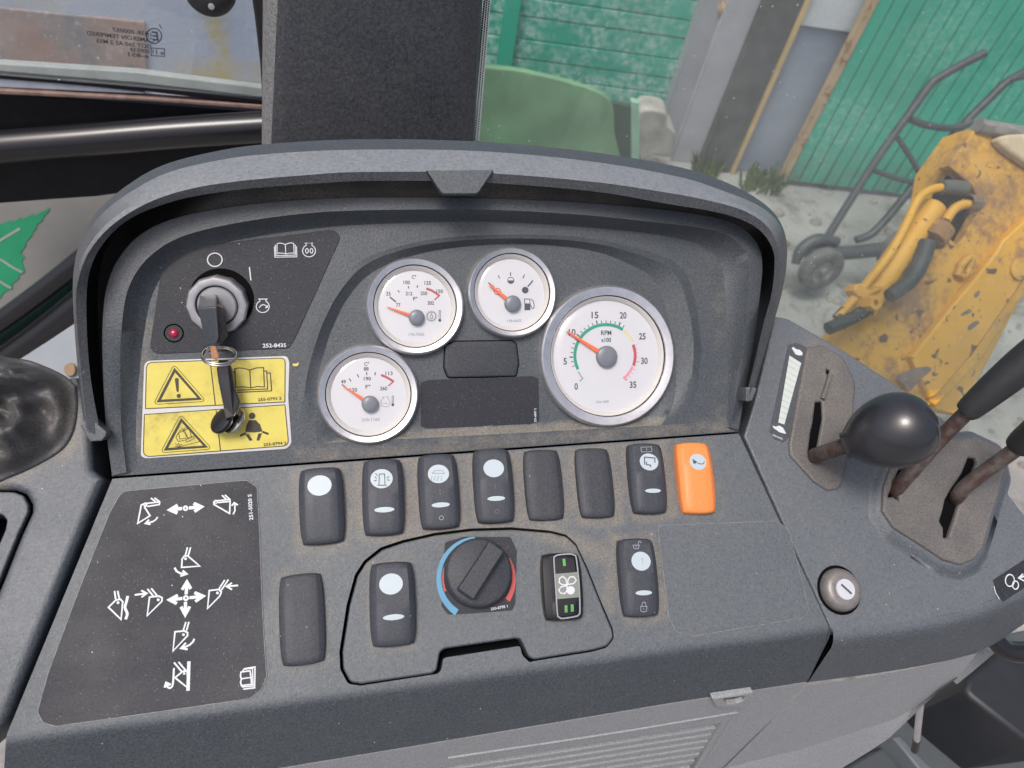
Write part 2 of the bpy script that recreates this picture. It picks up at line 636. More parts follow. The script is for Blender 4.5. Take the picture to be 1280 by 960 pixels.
def clear_cover(name, tint=(1, 1, 1), rough=.03, dust=0.0):  # dust: dust film together with painted reflection haze
    t = NT(name)
    tr = t.n('ShaderNodeBsdfTransparent'); tr.inputs[0].default_value = tint + (1,)
    gl = t.n('ShaderNodeBsdfGlossy'); gl.inputs['Roughness'].default_value = rough
    dt = t.n('ShaderNodeVectorMath', operation='DOT_PRODUCT')
    t.t.links.new(t.geo.outputs['Normal'], dt.inputs[0]); t.t.links.new(t.geo.outputs['Incoming'], dt.inputs[1])
    g_ = t.math('SUBTRACT', 1.0, t.math('ABSOLUTE', dt.outputs['Value']))
    fr = t.math('ADD', t.math('MULTIPLY', t.math('POWER', g_, 5.0), .9), .04)
    m = t.n('ShaderNodeMixShader')
    t.t.links.new(fr, m.inputs[0]); t.t.links.new(tr.outputs[0], m.inputs[1]); t.t.links.new(gl.outputs[0], m.inputs[2])
    sh = m.outputs[0]
    if dust:  # pale diffuse film: dust, and the haze of reflections painted in
        df = t.n('ShaderNodeBsdfDiffuse'); df.inputs[0].default_value = (.62, .64, .62, 1)
        spk = t.math('MAXIMUM', t.math('MULTIPLY', t.speck(90, .11, .7), .9), t.math('MULTIPLY', t.speck(260, .17, .66), t.ramp(t.noise(16, 3, .7), .52, .66, .15, 1.0)))
        cl = t.math('MULTIPLY', t.ramp(t.noise(9, 4, .6), .5, .74), t.ramp(t.noise(420, 3, .7), .42, .62))
        f = t.math('ADD', t.math('MULTIPLY', t.math('ADD', t.math('MULTIPLY', cl, .9), t.ramp(t.noise(5, 3), .3, .8, .35, .95)), dust), t.math('MULTIPLY', spk, .6))
        m2 = t.n('ShaderNodeMixShader')
        t.set(m2.inputs[0], f)
        t.t.links.new(sh, m2.inputs[1]); t.t.links.new(df.outputs[0], m2.inputs[2])
        sh = m2.outputs[0]
    return t.done(sh)
M_COVER = clear_cover('gauge cover')
M_GLASS = clear_cover('dusty window glass', (.93, .98, .965), .02, .095)
M_GLASS_CLEAN = clear_cover('front window glass', (.92, .95, .97), .02, .09)

def yellow_film():
    t = NT('yellow film')
    c = t.mix(t.ramp(t.noise(90, 4), .35, .75), (.62, .54, .115), (.55, .46, .095))
    stain = t.math('MULTIPLY', t.ramp(t.noise(45, 5, .7), .53, .72), t.ramp(t.noise(500, 3, .7), .3, .6))
    c = t.mix(t.math('MULTIPLY', stain, .55), c, (.20, .15, .05))
    return t.done(t.bsdf(c, .42, 0, None, .4))
M_YELLOW = yellow_film()
M_SILVERFILM = simple('silver film', (.52, .52, .50), .4, .1, .08)

# ------------------------------------------------------------------ planes of the console
O_SEAM = atd(530, 566, .43)
LOW = Plane(O_SEAM, 20)
UP = Plane(O_SEAM, 40)

def T(x, y, h=0, rz=0):
    return Matrix.Translation((x, y, h)) @ Matrix.Rotation(rz, 4, 'Z')

dash = root('dashboard_console', O_SEAM, 'dark grey plastic instrument console with four round gauges and two rows of rocker switches', 'dashboard')

# ================================================================== hood and bezel ring
NC = 150
def curve(px, hf, pl=UP, n=NC):
    q = crom(px, 7)
    n = len(q)
    out = []
    for i, (u, v) in enumerate(q):
        t = i / (n - 1)
        h = hf(t) if callable(hf) else hf
        x, y = pl.lp(u, v, h)
        out.append((x, y, h))
    return out, q

def ss(a, b, x):
    t = min(1, max(0, (x - a) / (b - a)))
    return t * t * (3 - 2 * t)

K0 = [(106, 536), (97, 460), (91, 370), (94, 325), (104, 293), (124, 262), (160, 231), (205, 206), (270, 189), (335, 180), (450, 174), (600, 177), (740, 190), (850, 209), (910, 229), (949, 250), (972, 272), (983, 300), (983, 333), (977, 368), (968, 400), (952, 455), (940, 498)]
K1 = [(107, 537), (98, 460), (92, 372), (96, 328), (107, 297), (129, 266), (166, 238), (212, 215), (275, 200), (340, 192), (450, 187), (600, 189), (740, 202), (848, 221), (908, 240), (948, 257), (971, 276), (982, 302), (982, 334), (976, 369), (967, 401), (951, 456), (939, 499)]
K2 = [(108, 538), (99, 460), (93, 375), (98, 335), (112, 305), (140, 274), (183, 248), (235, 231), (300, 221), (380, 215), (450, 211), (600, 212), (740, 223), (830, 236), (885, 246), (932, 259), (960, 277), (975, 302), (977, 334), (972, 369), (963, 401), (948, 456), (937, 500)]
K2b = [(110, 539), (101, 460), (95, 377), (101, 339), (115, 309), (143, 279), (186, 253), (238, 236), (302, 226), (381, 219), (450, 215), (600, 216), (739, 227), (829, 240), (883, 250), (929, 263), (957, 281), (971, 304), (974, 334), (969, 369), (960, 401), (945, 456), (935, 501)]
K3 = [(126, 545), (112, 462), (108, 374), (115, 330), (135, 297), (165, 272), (212, 253), (262, 242), (320, 235), (400, 229), (470, 226), (600, 228), (740, 239), (835, 255), (890, 264), (928, 275), (952, 290), (966, 312), (968, 336), (964, 370), (955, 402), (942, 457), (931, 502)]
K5 = [(139, 595), (131, 530), (127, 450), (127, 400), (132, 358), (147, 322), (176, 291), (220, 271), (285, 258), (360, 250), (450, 246), (600, 247), (720, 252), (820, 260), (880, 268), (915, 277), (938, 292), (951, 312), (954, 335), (951, 366), (946, 410), (935, 475), (924, 538)]
K6 = [(160, 590), (153, 530), (151, 450), (153, 400), (160, 362), (178, 330), (208, 305), (245, 290), (300, 278), (370, 268), (450, 263), (600, 262), (720, 268), (810, 277), (870, 284), (905, 292), (926, 307), (936, 326), (936, 350), (933, 395), (925, 455), (914, 520), (910, 534)]
K7 = [(172, 586), (170, 530), (176, 450), (183, 400), (190, 370), (205, 342), (230, 321), (260, 309), (308, 298), (374, 288), (450, 281), (600, 277), (718, 283), (803, 291), (850, 299), (877, 307), (894, 320), (903, 338), (906, 360), (908, 400), (909, 455), (907, 510), (904, 533)]

def ends(t, hi, lo):
    k = min(ss(0, .14, t), ss(1, .86, t))
    return lo + (hi - lo) * k
side = lambda t: 1 - min(ss(.20, .34, t), ss(.82, .70, t))
cK0, _ = curve(K0, lambda t: ends(t, 6, 4) / 1000)
cK1, _ = curve(K1, lambda t: ends(t, 17, 8) / 1000)
cK1b, _ = curve([(u + (.6 if u < 500 else -.6), v + 1.5) for u, v in K1], lambda t: ends(t, 16.2, 8) / 1000)
cK1c, _ = curve([(u + (.9 if u < 500 else -.9), v + 3.5) for u, v in K1], lambda t: ends(t, 18.5, 9) / 1000)
cK2, _ = curve(K2, lambda t: ends(t, 31, 14) / 1000)
cK2b, _ = curve(K2b, lambda t: ends(t, 32.5, 14.5) / 1000)
cK3, _ = curve(K3, lambda t: ends(t, 29, 12) / 1000)
cK4, _ = curve(K3, lambda t: (7 - 40 * side(t)) / 1000)
back = [(x, y, -.07) for x, y, h in cK0]
h5 = lambda t: ends(t, 12, 2.0) / 1000
cK5, _ = curve(K5, h5)
cK5f = [(x, y, (7 - 40 * side(i / (len(cK5) - 1))) / 1000) for i, (x, y, h) in enumerate(cK5)]
cK6, _ = curve(K6, lambda t: ends(t, 12, 1.0) / 1000)
cK7, _ = curve(K7, 0.0)
loft('hood_rear', [back, cK0, [(x, y, h - .0006) for x, y, h in cK1]], M_FASCIA, dash, UP.M, 24)
hood = loft('hood', [[(x, y, h - .003) for x, y, h in cK1], cK1, cK2, cK2b, cK3], M_HOOD, dash, UP.M, 24)
loft('hood_lining', [cK3, cK4], M_CAVITY, dash, UP.M, 30)
loft('dust_ledge', [cK4, cK5f], M_CAVITY, dash, UP.M, 30)
# bezel ring: outer wall, rounded flat ring, inner slope
inn = [(a[0] * .94 + b[0] * .06, a[1] * .94 + b[1] * .06, a[2]) for a, b in zip(cK5, cK6)]
inn0 = [(a[0], a[1], a[2] - .0012) for a in cK5]
inn2 = [(a[0] * .05 + b[0] * .95, a[1] * .05 + b[1] * .95, a[2]) for a, b in zip(cK5, cK6)]
mid = [(a[0] * .55 + b[0] * .45, a[1] * .55 + b[1] * .45, a[2] * .35 + b[2] * .65 - .0005 * (a[2] > .004)) for a, b in zip(cK6, cK7)]
loft('bezel_ring', [cK5f, inn0, inn, inn2, cK6, mid, cK7], M_FASCIA, dash, UP.M, 55)
# small clip in the middle of the hood
slab('hood_clip', UP, fillet(UP.L([(533, 213), (617, 213), (597, 243), (552, 243)], .0335), [0, 0, .004, .004]), .0345, .004, M_CONSOLE, dash, .0006)
# hinge tabs at the foot of the hood
slab('hood_foot', UP, fillet(UP.L([(101, 531), (112, 521), (134, 540), (133, 545), (128, 551), (113, 552)], .012), .001), .013, .010, M_HOOD, dash, .0006)
slab('hood_foot', UP, fillet(UP.L([(932, 484), (946, 485), (940, 501), (932, 502)], .014), .001), .0145, .01, M_HOOD, dash, .0006)

# ================================================================== fascia with the gauge pod
P0 = [(372, 556), (371, 520), (374, 480), (383, 440), (398, 398), (422, 355), (455, 324), (510, 305), (570, 296), (640, 293), (710, 295), (760, 302), (805, 313), (840, 326), (858, 344), (869, 377), (874, 409), (876, 446), (869, 495), (856, 530)]
P0b = [(380, 555.6), (379, 520), (382, 480), (391, 441), (405, 401), (428, 360), (460, 329), (512, 310), (571, 301), (640, 298), (708, 300), (757, 307), (800, 319), (832, 332), (849, 351), (859, 380), (865, 410), (867, 446), (860, 493), (846, 530.5)]
P1 = [(396, 554.7), (394, 520), (396, 480), (404, 445), (417, 407), (438, 368), (468, 339), (518, 319), (574, 309), (640, 305), (703, 308), (750, 316), (790, 332), (815, 347), (828, 372), (837, 405), (844, 437), (845, 480), (839, 512), (826, 531.6)]
NP = 100
cP0, _ = curve(P0, .0, n=NP)
cP0a, _ = curve([(u, v - 2) for u, v in P0], .0003, n=NP)
cP0b, _ = curve(P0b, lambda t: .0022 * min(ss(0, .2, t), ss(1, .85, t)), n=NP)
cP1, _ = curve(P1, lambda t: -.0035 * min(ss(0, .22, t), ss(1, .85, t)), n=NP)
brow_mid = [(a[0] * .5 + b[0] * .5, a[1] * .5 + b[1] * .5, a[2] * .45 + b[2] * .55) for a, b in zip(cP0b, cP1)]
loft('gauge_pod', [cP0, cP0b, brow_mid, cP1], M_FASCIA, dash, UP.M, 30)
k7 = [(x, y) for x, y, h in cK7]
p0 = [(x, y) for x, y, h in cP0]
seamL, seamR = UP.lp(139.5, 595.5), UP.lp(923.5, 539.5)
outer = k7[:]                                  # left bottom, over the top, to right bottom
bottom = [UP.lp(910, 538), seamR, seamL, UP.lp(160, 592)]
outer_all = outer + [(cK6[-1][0], cK6[-1][1]), (cK5[-1][0], cK5[-1][1]), seamR, seamL, (cK5[0][0], cK5[0][1]), (cK6[0][0], cK6[0][1])]
def seg_d(p, a, b):
    ax, ay = a; bx, by = b
    dx, dy = bx - ax, by - ay
    t = max(0, min(1, ((p[0] - ax) * dx + (p[1] - ay) * dy) / max(1e-12, dx * dx + dy * dy)))
    return math.hypot(p[0] - ax - dx * t, p[1] - ay - dy * t)
def dirt_up(x, y):
    d = seg_d((x, y), UP.lp(375, 572), UP.lp(910, 533))
    a = .55 * math.exp(-(d / .006) ** 2)
    q = seg_d((x, y), UP.lp(172, 560), UP.lp(180, 400))
    a += .45 * math.exp(-(q / .006) ** 2)
    q = seg_d((x, y), UP.lp(895, 320), UP.lp(905, 530))
    a += .22 * math.exp(-(q / .01) ** 2)
    return min(1, a + .06)
def sheet_d(name, pl, outer, holes, h, mat, parent, grid, df):
    fv, ft = fill(ccw(outer), [ccw(q) for q in holes], grid)
    return mk(name, [(x, y, h) for x, y in fv], ft, mat, parent, pl.M, None, None, None, [df(x, y) for x, y in fv])
sheet_d('fascia', UP, outer_all, [p0], 0.0, M_FASCIA, dash, .004, dirt_up)
# floor of the pod
p1 = [(x, y) for x, y, h in cP1]
def dirt_pod(x, y):
    d = seg_d((x, y), UP.lp(430, 553, -.003), UP.lp(860, 527, -.003))
    return min(1, 1.25 * math.exp(-(d / .0042) ** 2) + .05)
fl = [(x, y) for x, y in p1]
fv, ft = fill(ccw(fl), [], .003)
pod_d = {}
def pod_h(x, y):
    # floor sinks 5 mm below the rim, flat; meets the rim's own edge
    d = min(math.hypot(x - a[0], y - a[1]) for a in cP1)
    near = min(cP1, key=lambda a: math.hypot(x - a[0], y - a[1]))
    k = ss(0, .012, d)
    yb = seg_d((x, y), (cP1[0][0], cP1[0][1]), (cP1[-1][0], cP1[-1][1]))
    return near[2] * (1 - k) + -.0035 * k * ss(.0, .004, yb)
V = [(x, y, pod_h(x, y)) for x, y in fv]
mk('pod_floor', V, ft, M_FASCIA, dash, UP.M, 60, None, None, [dirt_pod(x, y) for x, y in fv])
POD = -.0035

# blank warning-lamp cover and blank film under it
def pillow(name, pl, loop, h0, rise, mat, parent, label=None):
    loop = ccw(loop)
    V, Fc = [], []
    n = len(loop)
    cx, cy = sum(p[0] for p in loop) / n, sum(p[1] for p in loop) / n
    rings = [(1.0, 0), (1.0, .45), (.985, .75), (.955, .93), (.90, 1.0), (.6, 1.06), (.25, 1.08)]
    for s_, k in rings:
        for x, y in loop:
            V.append((cx + (x - cx) * s_, cy + (y - cy) * s_, h0 + rise * k))
    for j in range(len(rings) - 1):
        for i in range(n):
            a, b = j * n + i, j * n + (i + 1) % n
            Fc.append((a, b, b + n, a + n))
    Fc.append(tuple((len(rings) - 1) * n + i for i in range(n)))
    return mk(name, V, Fc, mat, parent, pl.M, 50, label)
def ring_gap(name, pl, loop, h, w, parent):
    loop = ccw(loop)
    o2 = offs(loop, w)
    n = len(loop)
    V = [(x, y, h) for x, y in loop] + [(x, y, h) for x, y in o2]
    Fc = [(i, n + i, n + (i + 1) % n, (i + 1) % n) for i in range(n)]
    return mk(name, V, Fc, M_BLACK, parent, pl.M)
lampc = fillet(UP.L([(556, 432), (568, 427), (640, 426), (645, 430), (648, 455), (645, 470), (560, 472), (555, 460)], POD), .002)
ring_gap('cover_gap', UP, lampc, POD + .0002, .0006, dash)
pillow('lamp_cover', UP, lampc, POD, .0016, M_PLUG, dash)
slab('blank_film', UP, fillet(UP.L([(526, 478), (536, 475), (665, 470), (673, 473), (674, 527), (662, 530), (534, 536), (526, 533)], POD), .0015), POD + .0003, .0003, M_DECAL, dash, .0001)
text('printed_number', '251-6907 2', UP, (669, 519), .0013, POD + .0004, M_WHITE, dash, 88, width=.0085)

# ================================================================== ignition decal, lock, lamp
za = zf(170, 280, .2031)
dec = fillet(UP.L(za([(85, 765), (150, 330), (178, 240), (245, 180), (330, 145), (1215, 34), (1262, 78), (985, 690), (945, 765), (125, 800)])), [.004, .01, .01, .01, .01, .005, .004, .01, .004, .004])
groove = mk('decal_groove', [], [], M_BLACK, dash, UP.M) if False else None
d = slab('ignition_decal', UP, dec, .0005, .0006, M_DECAL, dash, .0002)
HD = .0007
za_ = lambda *p: za(list(p))
symbol('off_symbol', UP, [{'p': za(circ(485, 220, 45, 28, ry=41)), 'c': True}], HD, M_WHITE, d, .0006)
symbol('on_symbol', UP, [za_((698, 265), (707, 347))], HD, M_WHITE, d, .0006)
eng = [{'p': za(circ(780, 508, 40, 20, 60, -240, ry=37)), 'c': False}, za_((762, 478), (762, 462), (752, 462)), za_((800, 478), (800, 462), (810, 462)), za_((752, 462), (810, 462)), za_((758, 515), (770, 500), (785, 496), (800, 502), (806, 512)), za_((795, 515), (808, 514), (810, 500))]
symbol('engine_start_symbol', UP, eng, HD, M_WHITE, d, .00048)
eng2 = [{'p': za(circ(1065, 165, 40, 20, 60, -240, ry=37)), 'c': False}, za_((1047, 135), (1047, 118), (1037, 118), (1090, 118), (1083, 118), (1083, 135)), {'p': za(circ(1052, 165, 9, 10, ry=14)), 'c': True}, {'p': za(circ(1080, 165, 9, 10, ry=14)), 'c': True}]
symbol('preheat_symbol', UP, eng2, HD, M_WHITE, d, .00048)
book = [za_((868, 122), (880, 117), (900, 119), (918, 126), (940, 118), (958, 116), (970, 120), (973, 180), (955, 178), (925, 184), (905, 180), (880, 178), (868, 182), (868, 122)), za_((919, 126), (922, 183)), za_((862, 130), (858, 130), (860, 193), (920, 194), (982, 191), (980, 130), (974, 130)), za_((852, 138), (854, 204), (990, 202), (988, 138))]
symbol('book_symbol', UP, book, HD, M_WHITE, d, .00045)
text('printed_number', '252-8435', UP, za_((852, 747))[0], .0021, HD, M_WHITE, d, -1, width=.0128)

# lamp
lx, ly = UP.lp(217.5, 416.5)
lathe('lamp_recess', [(.0052, .0007), (.0044, .0005), (.0040, -.002), (.0, -.002)], M_BLACK, dash, UP.M @ T(lx, ly), 28)
t = NT('red lamp lens')
M_LAMP = t.done(t.bsdf((.36, .012, .05), .18, 0, None, .6, .5))
lathe('indicator_lamp', [(.0027, -.002), (.0027, .000), (.0023, .0011), (.0014, .0018), (.0002, .0021)], M_LAMP, dash, UP.M @ T(lx, ly), 20, 60, cap=True, label='small red indicator lamp')

# ignition lock, axis leaning down towards the seat
kx, ky = UP.lp(271.5, 379, .006)
LM = UP.M @ T(kx, ky, 0) @ Matrix.Rotation(R(14), 4, 'X') @ Matrix.Rotation(R(-4), 4, 'Y')
hx, hy = UP.lp(277, 374, .0008)
lathe('lock_base', [(.0172, .0007), (.0168, .0012), (.0160, .0013), (.001, .0010)], M_BLACK, dash, UP.M @ T(hx, hy), 40)
def octa(a, r, z):
    k = math.cos(math.pi / 12) / math.cos((a % (math.pi / 6)) - math.pi / 12)
    return k if r > .0145 else 1
lock = lathe('ignition_lock', [(.0164, -.002), (.0164, .0052), (.0156, .0062), (.0126, .0067), (.0114, .0064), (.0110, .0045), (.0110, -.001)], M_STEEL, dash, LM, 48, 32, 'worn silver ring of the ignition lock', nonround=octa)
lathe('lock_cylinder', [(.0105, .0), (.0105, .0052), (.0098, .0060), (.0004, .0062)], M_STEEL, lock, LM, 40, 40, cap=True)

# ================================================================== yellow warning decal
zw = zf(170, 430, .2031)
zw_ = lambda *p: zw(list(p))
wo_ = fillet(UP.L(zw([(52, 104), (930, 74), (945, 110), (938, 330), (958, 610), (930, 645), (60, 704), (30, 690)])), [.004, .004, .01, .02, .004, .004, .004, .004])
wd = slab('warning_decal', UP, wo_, .0004, .0006, M_SILVERFILM, dash, .00015, label='yellow and silver warning decal under the ignition lock')
HY = .0006
top_cell = fillet(UP.L(zw([(65, 114), (918, 86), (916, 356), (58, 398)]), HY), [.0035, .0025, .0002, .0002])
bot_cell = fillet(UP.L(zw([(52, 434), (916, 374), (940, 625), (44, 695)]), HY), [.0002, .0002, .0035, .0035])
sheet('yellow_cell', UP, top_cell, HY, M_YELLOW, wd)
sheet('yellow_cell', UP, bot_cell, HY, M_YELLOW, wd)
def edge_line(name, loop, w, h, par):
    V, Fc = [], []
    stroke_geo(V, Fc, loop, w, h, True)
    return mk(name, V, Fc, M_INK, par, UP.M)
edge_line('cell_border', top_cell, .00045, HY + 8e-5, wd)
edge_line('cell_border', bot_cell, .00045, HY + 8e-5, wd)
HI = HY + .00012
symbol('divider_line', UP, [zw_((456, 104), (488, 374))], HI, M_INK, wd, .00055)
symbol('divider_line', UP, [zw_((493, 408), (520, 660))], HI, M_INK, wd, .00055)
def tri(a, b, c, name):
    symbol(name, UP, [{'p': zw([a, b, c]), 'c': True, 'w': .0014}], HI + 2e-5, M_INK, wd)
    loop = fillet(offs(ccw(UP.L(zw([a, b, c]), HI)), .0017), .0016)
    edge_line('triangle_outline', loop, .0003, HI + 2e-5, wd)
tri((238, 160), (392, 337), (140, 351), 'warning_triangle')
tri((279, 468), (428, 631), (184, 648), 'warning_triangle')
symbol('exclamation_mark', UP, [], HI + 6e-5, M_INK, wd, fills=[zw([(238, 214), (250, 208), (262, 214), (263, 290), (256, 296), (249, 290)]), zw(circ(263, 319, 13, 14))])
symbol('tipping_machine_symbol', UP, [{'p': zw([(262, 545), (300, 533), (318, 578), (270, 585)]), 'c': True}, {'p': zw([(288, 530), (325, 522), (342, 572), (318, 580)]), 'c': True}, {'p': zw([(268, 533), (312, 512), (316, 522), (272, 543)]), 'c': True}, {'p': zw([(305, 590), (355, 568), (360, 580), (312, 604)]), 'c': True}, zw_((245, 575), (262, 600), (300, 592)), zw_((245, 575), (262, 545)), zw_((240, 640), (392, 600)), zw_((240, 612), (255, 625), (262, 610), (268, 628), (280, 615)), zw_((238, 630), (275, 632))], HI + 6e-5, M_INK, wd, .0003)
symbol('book_symbol', UP, [{'p': zw([(607, 152), (630, 147), (662, 149), (700, 160), (740, 147), (785, 145), (790, 264), (748, 261), (706, 270), (662, 263), (614, 266)]), 'c': True}, zw_((700, 160), (706, 270)), zw_((788, 166), (804, 166), (810, 277), (620, 284)), zw_((808, 178), (827, 178), (834, 288), (620, 298)), zw_((607, 172), (594, 174), (600, 270))], HI + 6e-5, M_INK, wd, .00055)
symbol('seat_belt_symbol', UP, [{'p': zw_((640, 566), (676, 548)), 'w': .0012}, {'p': zw_((778, 540), (815, 554)), 'w': .0012}], HI + 6e-5, M_INK, wd, fills=[zw(circ(715, 442, 20, 18)), zw([(694, 470), (738, 468), (764, 496), (778, 538), (725, 545), (672, 540), (680, 500)]), zw([(674, 556), (695, 556), (718, 592), (698, 596)]), zw([(752, 552), (775, 548), (758, 594), (742, 594)])])
text('printed_number', '255-0793 2', UP, zw_((823, 338))[0], .0016, HI + 6e-5, M_INK, wd, 1, width=.0128)
text('printed_number', '255-0794 2', UP, zw_((855, 614))[0], .0016, HI + 6e-5, M_INK, wd, 1, width=.0125)
mk('paint_fleck', *[(lambda q: ([(x, y, .0004) for x, y in q], [tuple(range(len(q)))]))(ccw(UP.L(zw_((960, 128), (972, 118), (985, 122), (998, 112), (1002, 122), (994, 135), (975, 138)), .0004)))][0], M_YELLOW, dash, UP.M)

# ================================================================== gauges
def gauge(name, label, cpx, Rm, band):
    h0 = POD
    cx, cy = UP.lp(cpx[0], cpx[1], h0 + .006)
    G = UP.M @ T(cx, cy, 0)
    k = Rm
    b = band
    g = lathe(name, [(k + .0004, h0 - .001), (k + .0004, h0 + .003), (k, h0 + .0052), (k - .0005, h0 + .0061), (k - .0012, h0 + .0066), (k - b * .5, h0 + .0063), (k - b * .94, h0 + .0057), (k - b, h0 + .0052), (k - b, h0 + .003)], M_ALU, dash, G, 72, 34, label)
    lathe('gasket', [(k - b, h0 + .0046), (k - b - .0005, h0 + .0044), (k - b - .0005, h0 + .003)], M_BLACK, g, G, 64)
    lathe('reflector_ring', [(k - b - .0003, h0 + .0043), (k - b - .0026, h0 + .0025), (k - b - .0030, h0 + .0012)], M_REFLECTOR, g, G, 64, 60)
    rd = k - b - .002
    mk('dial', [(rd * math.cos(2 * math.pi * i / 64), rd * math.sin(2 * math.pi * i / 64), h0 + .0012) for i in range(64)], [tuple(range(64))], M_DIAL, g, G)
    rg = k - b - .0003
    lathe('glass_cover', [(rg, h0 + .0048), (rg * .97, h0 + .0062), (rg * .8, h0 + .0068), (rg * .5, h0 + .0074), (rg * .2, h0 + .0077), (.0003, h0 + .0078)], M_COVER, g, G, 64, 80, cap=True)
    return g
HDI = POD + .0013
HN = POD + .0030
def needle(g, tip, hub, wt, wb, rh):
    a, b = Vector(UP.lp(*tip, HN)), Vector(UP.lp(*hub, HN))
    dv = (b - a).normalized()
    nv = Vector((-dv.y, dv.x))
    V = []
    for p, w_ in ((a, wt), (b, wb)):
        for s_, hh in ((-1, 0), (1, 0), (.35, .0006), (-.35, .0006)):
            q = p + nv * s_ * w_ / 2
            V.append((q.x, q.y, HN + hh))
    mk('needle', V, [(0, 1, 2, 3), (0, 3, 7, 4), (3, 2, 6, 7), (2, 1, 5, 6), (1, 0, 4, 5)], M_NEEDLE, g, UP.M)
    lathe('needle_hub', [(rh, HDI), (rh, HN + .0008), (rh * .9, HN + .0014), (rh * .3, HN + .0016), (.0002, HN + .0016)], M_HUB, g, UP.M @ T(b.x, b.y), 32, 50, cap=True)
tk = .0006
# transmission oil temperature
z7 = zf(450, 310, .14583)
q7 = lambda *p: z7(list(p))
g = gauge('gauge', 'upper left round gauge with a gear and flame symbol', (519.5, 382.5), .0288, .0042)
for s_, p in (('C°', (462, 248)), ('100', (400, 294)), ('125', (580, 299)), ('150', (683, 370)), ('25', (243, 391)), ('77', (328, 488)), ('212', (420, 390)), ('250', (548, 388)), ('F°', (475, 435)), ('302', (607, 471))):
    text('dial_number', s_, UP, q7(p)[0], .0021, HDI, M_GREYINK, g, -2, width=.0012 * len(s_) + .0003)
symbol('dial_ticks', UP, [q7((325, 362), (338, 382)), q7((413, 325), (418, 347)), q7((493, 318), (490, 341))], HDI, M_GREYINK, g, tk)
symbol('dial_low_mark', UP, [q7((255, 420), (308, 462))], HDI, M_GREYINK, g, .0009)
symbol('dial_red_zone', UP, [{'p': q7((568, 347), (612, 363), (650, 386), (682, 412)), 'w': .0014}, {'p': q7((680, 408), (638, 445)), 'w': .0008}], HDI, M_RED, g)
gear = [{'p': z7(circ(613, 585, 36, 24)), 'c': True}] + [z7([(613 + 37 * math.cos(R(a)), 585 + 37 * math.sin(R(a))), (613 + 50 * math.cos(R(a)), 585 + 50 * math.sin(R(a)))]) for a in range(0, 360, 24)] + [{'p': q7((613, 560), (600, 590), (606, 606), (618, 606), (626, 592)), 'c': True}]
symbol('gear_symbol', UP, gear, HDI, M_GREYINK, g, .00032)
symbol('thermometer_symbol', UP, [{'p': q7((678, 610), (678, 535), (690, 535), (690, 610)), 'c': False}], HDI, M_GREYINK, g, .0003, fills=[z7(circ(684, 620, 13, 12))])
text('dial_number', '176-7562', UP, q7((485, 740))[0], .0017, HDI, M_PALEINK, g, -1, width=.0093)
needle(g, q7((232, 505))[0], q7((485, 595))[0], .0006, .0022, .0046)
# fuel
z8 = zf(580, 300, .13542)
q8 = lambda *p: z8(list(p))
g = gauge('gauge', 'topmost round gauge with a fuel pump symbol', (641, 365), .0276, .0037)
symbol('dial_ticks', UP, [q8((317, 326), (329, 355)), q8((430, 298), (430, 330)), q8((558, 320), (544, 354))], HDI, M_GREYINK, g, tk)
symbol('dial_full_mark', UP, [q8((637, 374), (588, 431))], HDI, M_GREYINK, g, .0008)
symbol('dial_low_mark', UP, [q8((225, 394), (280, 437))], HDI, M_GREYINK, g, .0008)
symbol('half_full_symbol', UP, [{'p': z8(circ(432, 373, 29, 20)), 'c': True}], HDI, M_GREYINK, g, .0004, fills=[z8(circ(432, 373, 29, 14, 180, 360))])
symbol('full_symbol', UP, [], HDI, M_GREYINK, g, fills=[z8(circ(565, 463, 31, 20))])
symbol('empty_symbol', UP, [{'p': z8(circ(307, 475, 30, 20)), 'c': True}], HDI, M_RED, g, .0005)
symbol('fuel_pump_symbol', UP, [{'p': q8((558, 545), (607, 545), (610, 600), (562, 600)), 'c': True}, q8((618, 545), (640, 565), (648, 600), (645, 630), (630, 632), (620, 610), (612, 600))], HDI, M_GREYINK, g, .0005, fills=[q8((558, 585), (612, 585), (614, 648), (558, 648))])
text('dial_number', '178-6602', UP, q8((465, 745))[0], .0015, HDI, M_PALEINK, g, 1, width=.009)
needle(g, q8((232, 410))[0], q8((450, 587))[0], .0010, .0028, .0050)
# coolant
z6 = zf(360, 400, .16667)
q6 = lambda *p: z6(list(p))
g = gauge('gauge', 'lower left round gauge with an engine and thermometer symbol', (461, 493), .0291, .0043)
for s_, p in (('C°', (590, 330)), ('88', (586, 366)), ('190', (595, 440)), ('F°', (600, 500)), ('49', (415, 462)), ('113', (758, 400)), ('260', (717, 513)), ('120', (492, 524))):
    text('dial_number', s_, UP, q6(p)[0], .0021, HDI, M_GREYINK, g, -2, width=.0013 * len(s_) + .0003)
symbol('dial_ticks', UP, [q6((458, 440), (474, 461)), q6((519, 406), (531, 431)), q6((590, 390), (590, 413)), q6((656, 391), (651, 415))], HDI, M_GREYINK, g, tk)
symbol('dial_low_mark', UP, [q6((405, 484), (428, 502))], HDI, M_GREYINK, g, .0009)
symbol('dial_red_zone', UP, [{'p': q6((698, 412), (740, 430), (770, 447), (794, 464)), 'w': .0014}, {'p': q6((792, 461), (752, 495)), 'w': .0008}], HDI, M_RED, g)
symbol('engine_symbol', UP, [{'p': z6(circ(732, 618, 34, 20, 60, -240)), 'c': False}, q6((716, 590), (716, 578), (706, 578), (758, 578), (748, 578), (748, 590)), q6((715, 628), (722, 622), (732, 628), (742, 622), (750, 628))], HDI, M_PALEINK, g, .00035)
symbol('thermometer_symbol', UP, [q6((781, 630), (781, 570), (791, 570), (791, 630))], HDI, M_GREYINK, g, .0003, fills=[z6(circ(786, 636, 11, 12))])
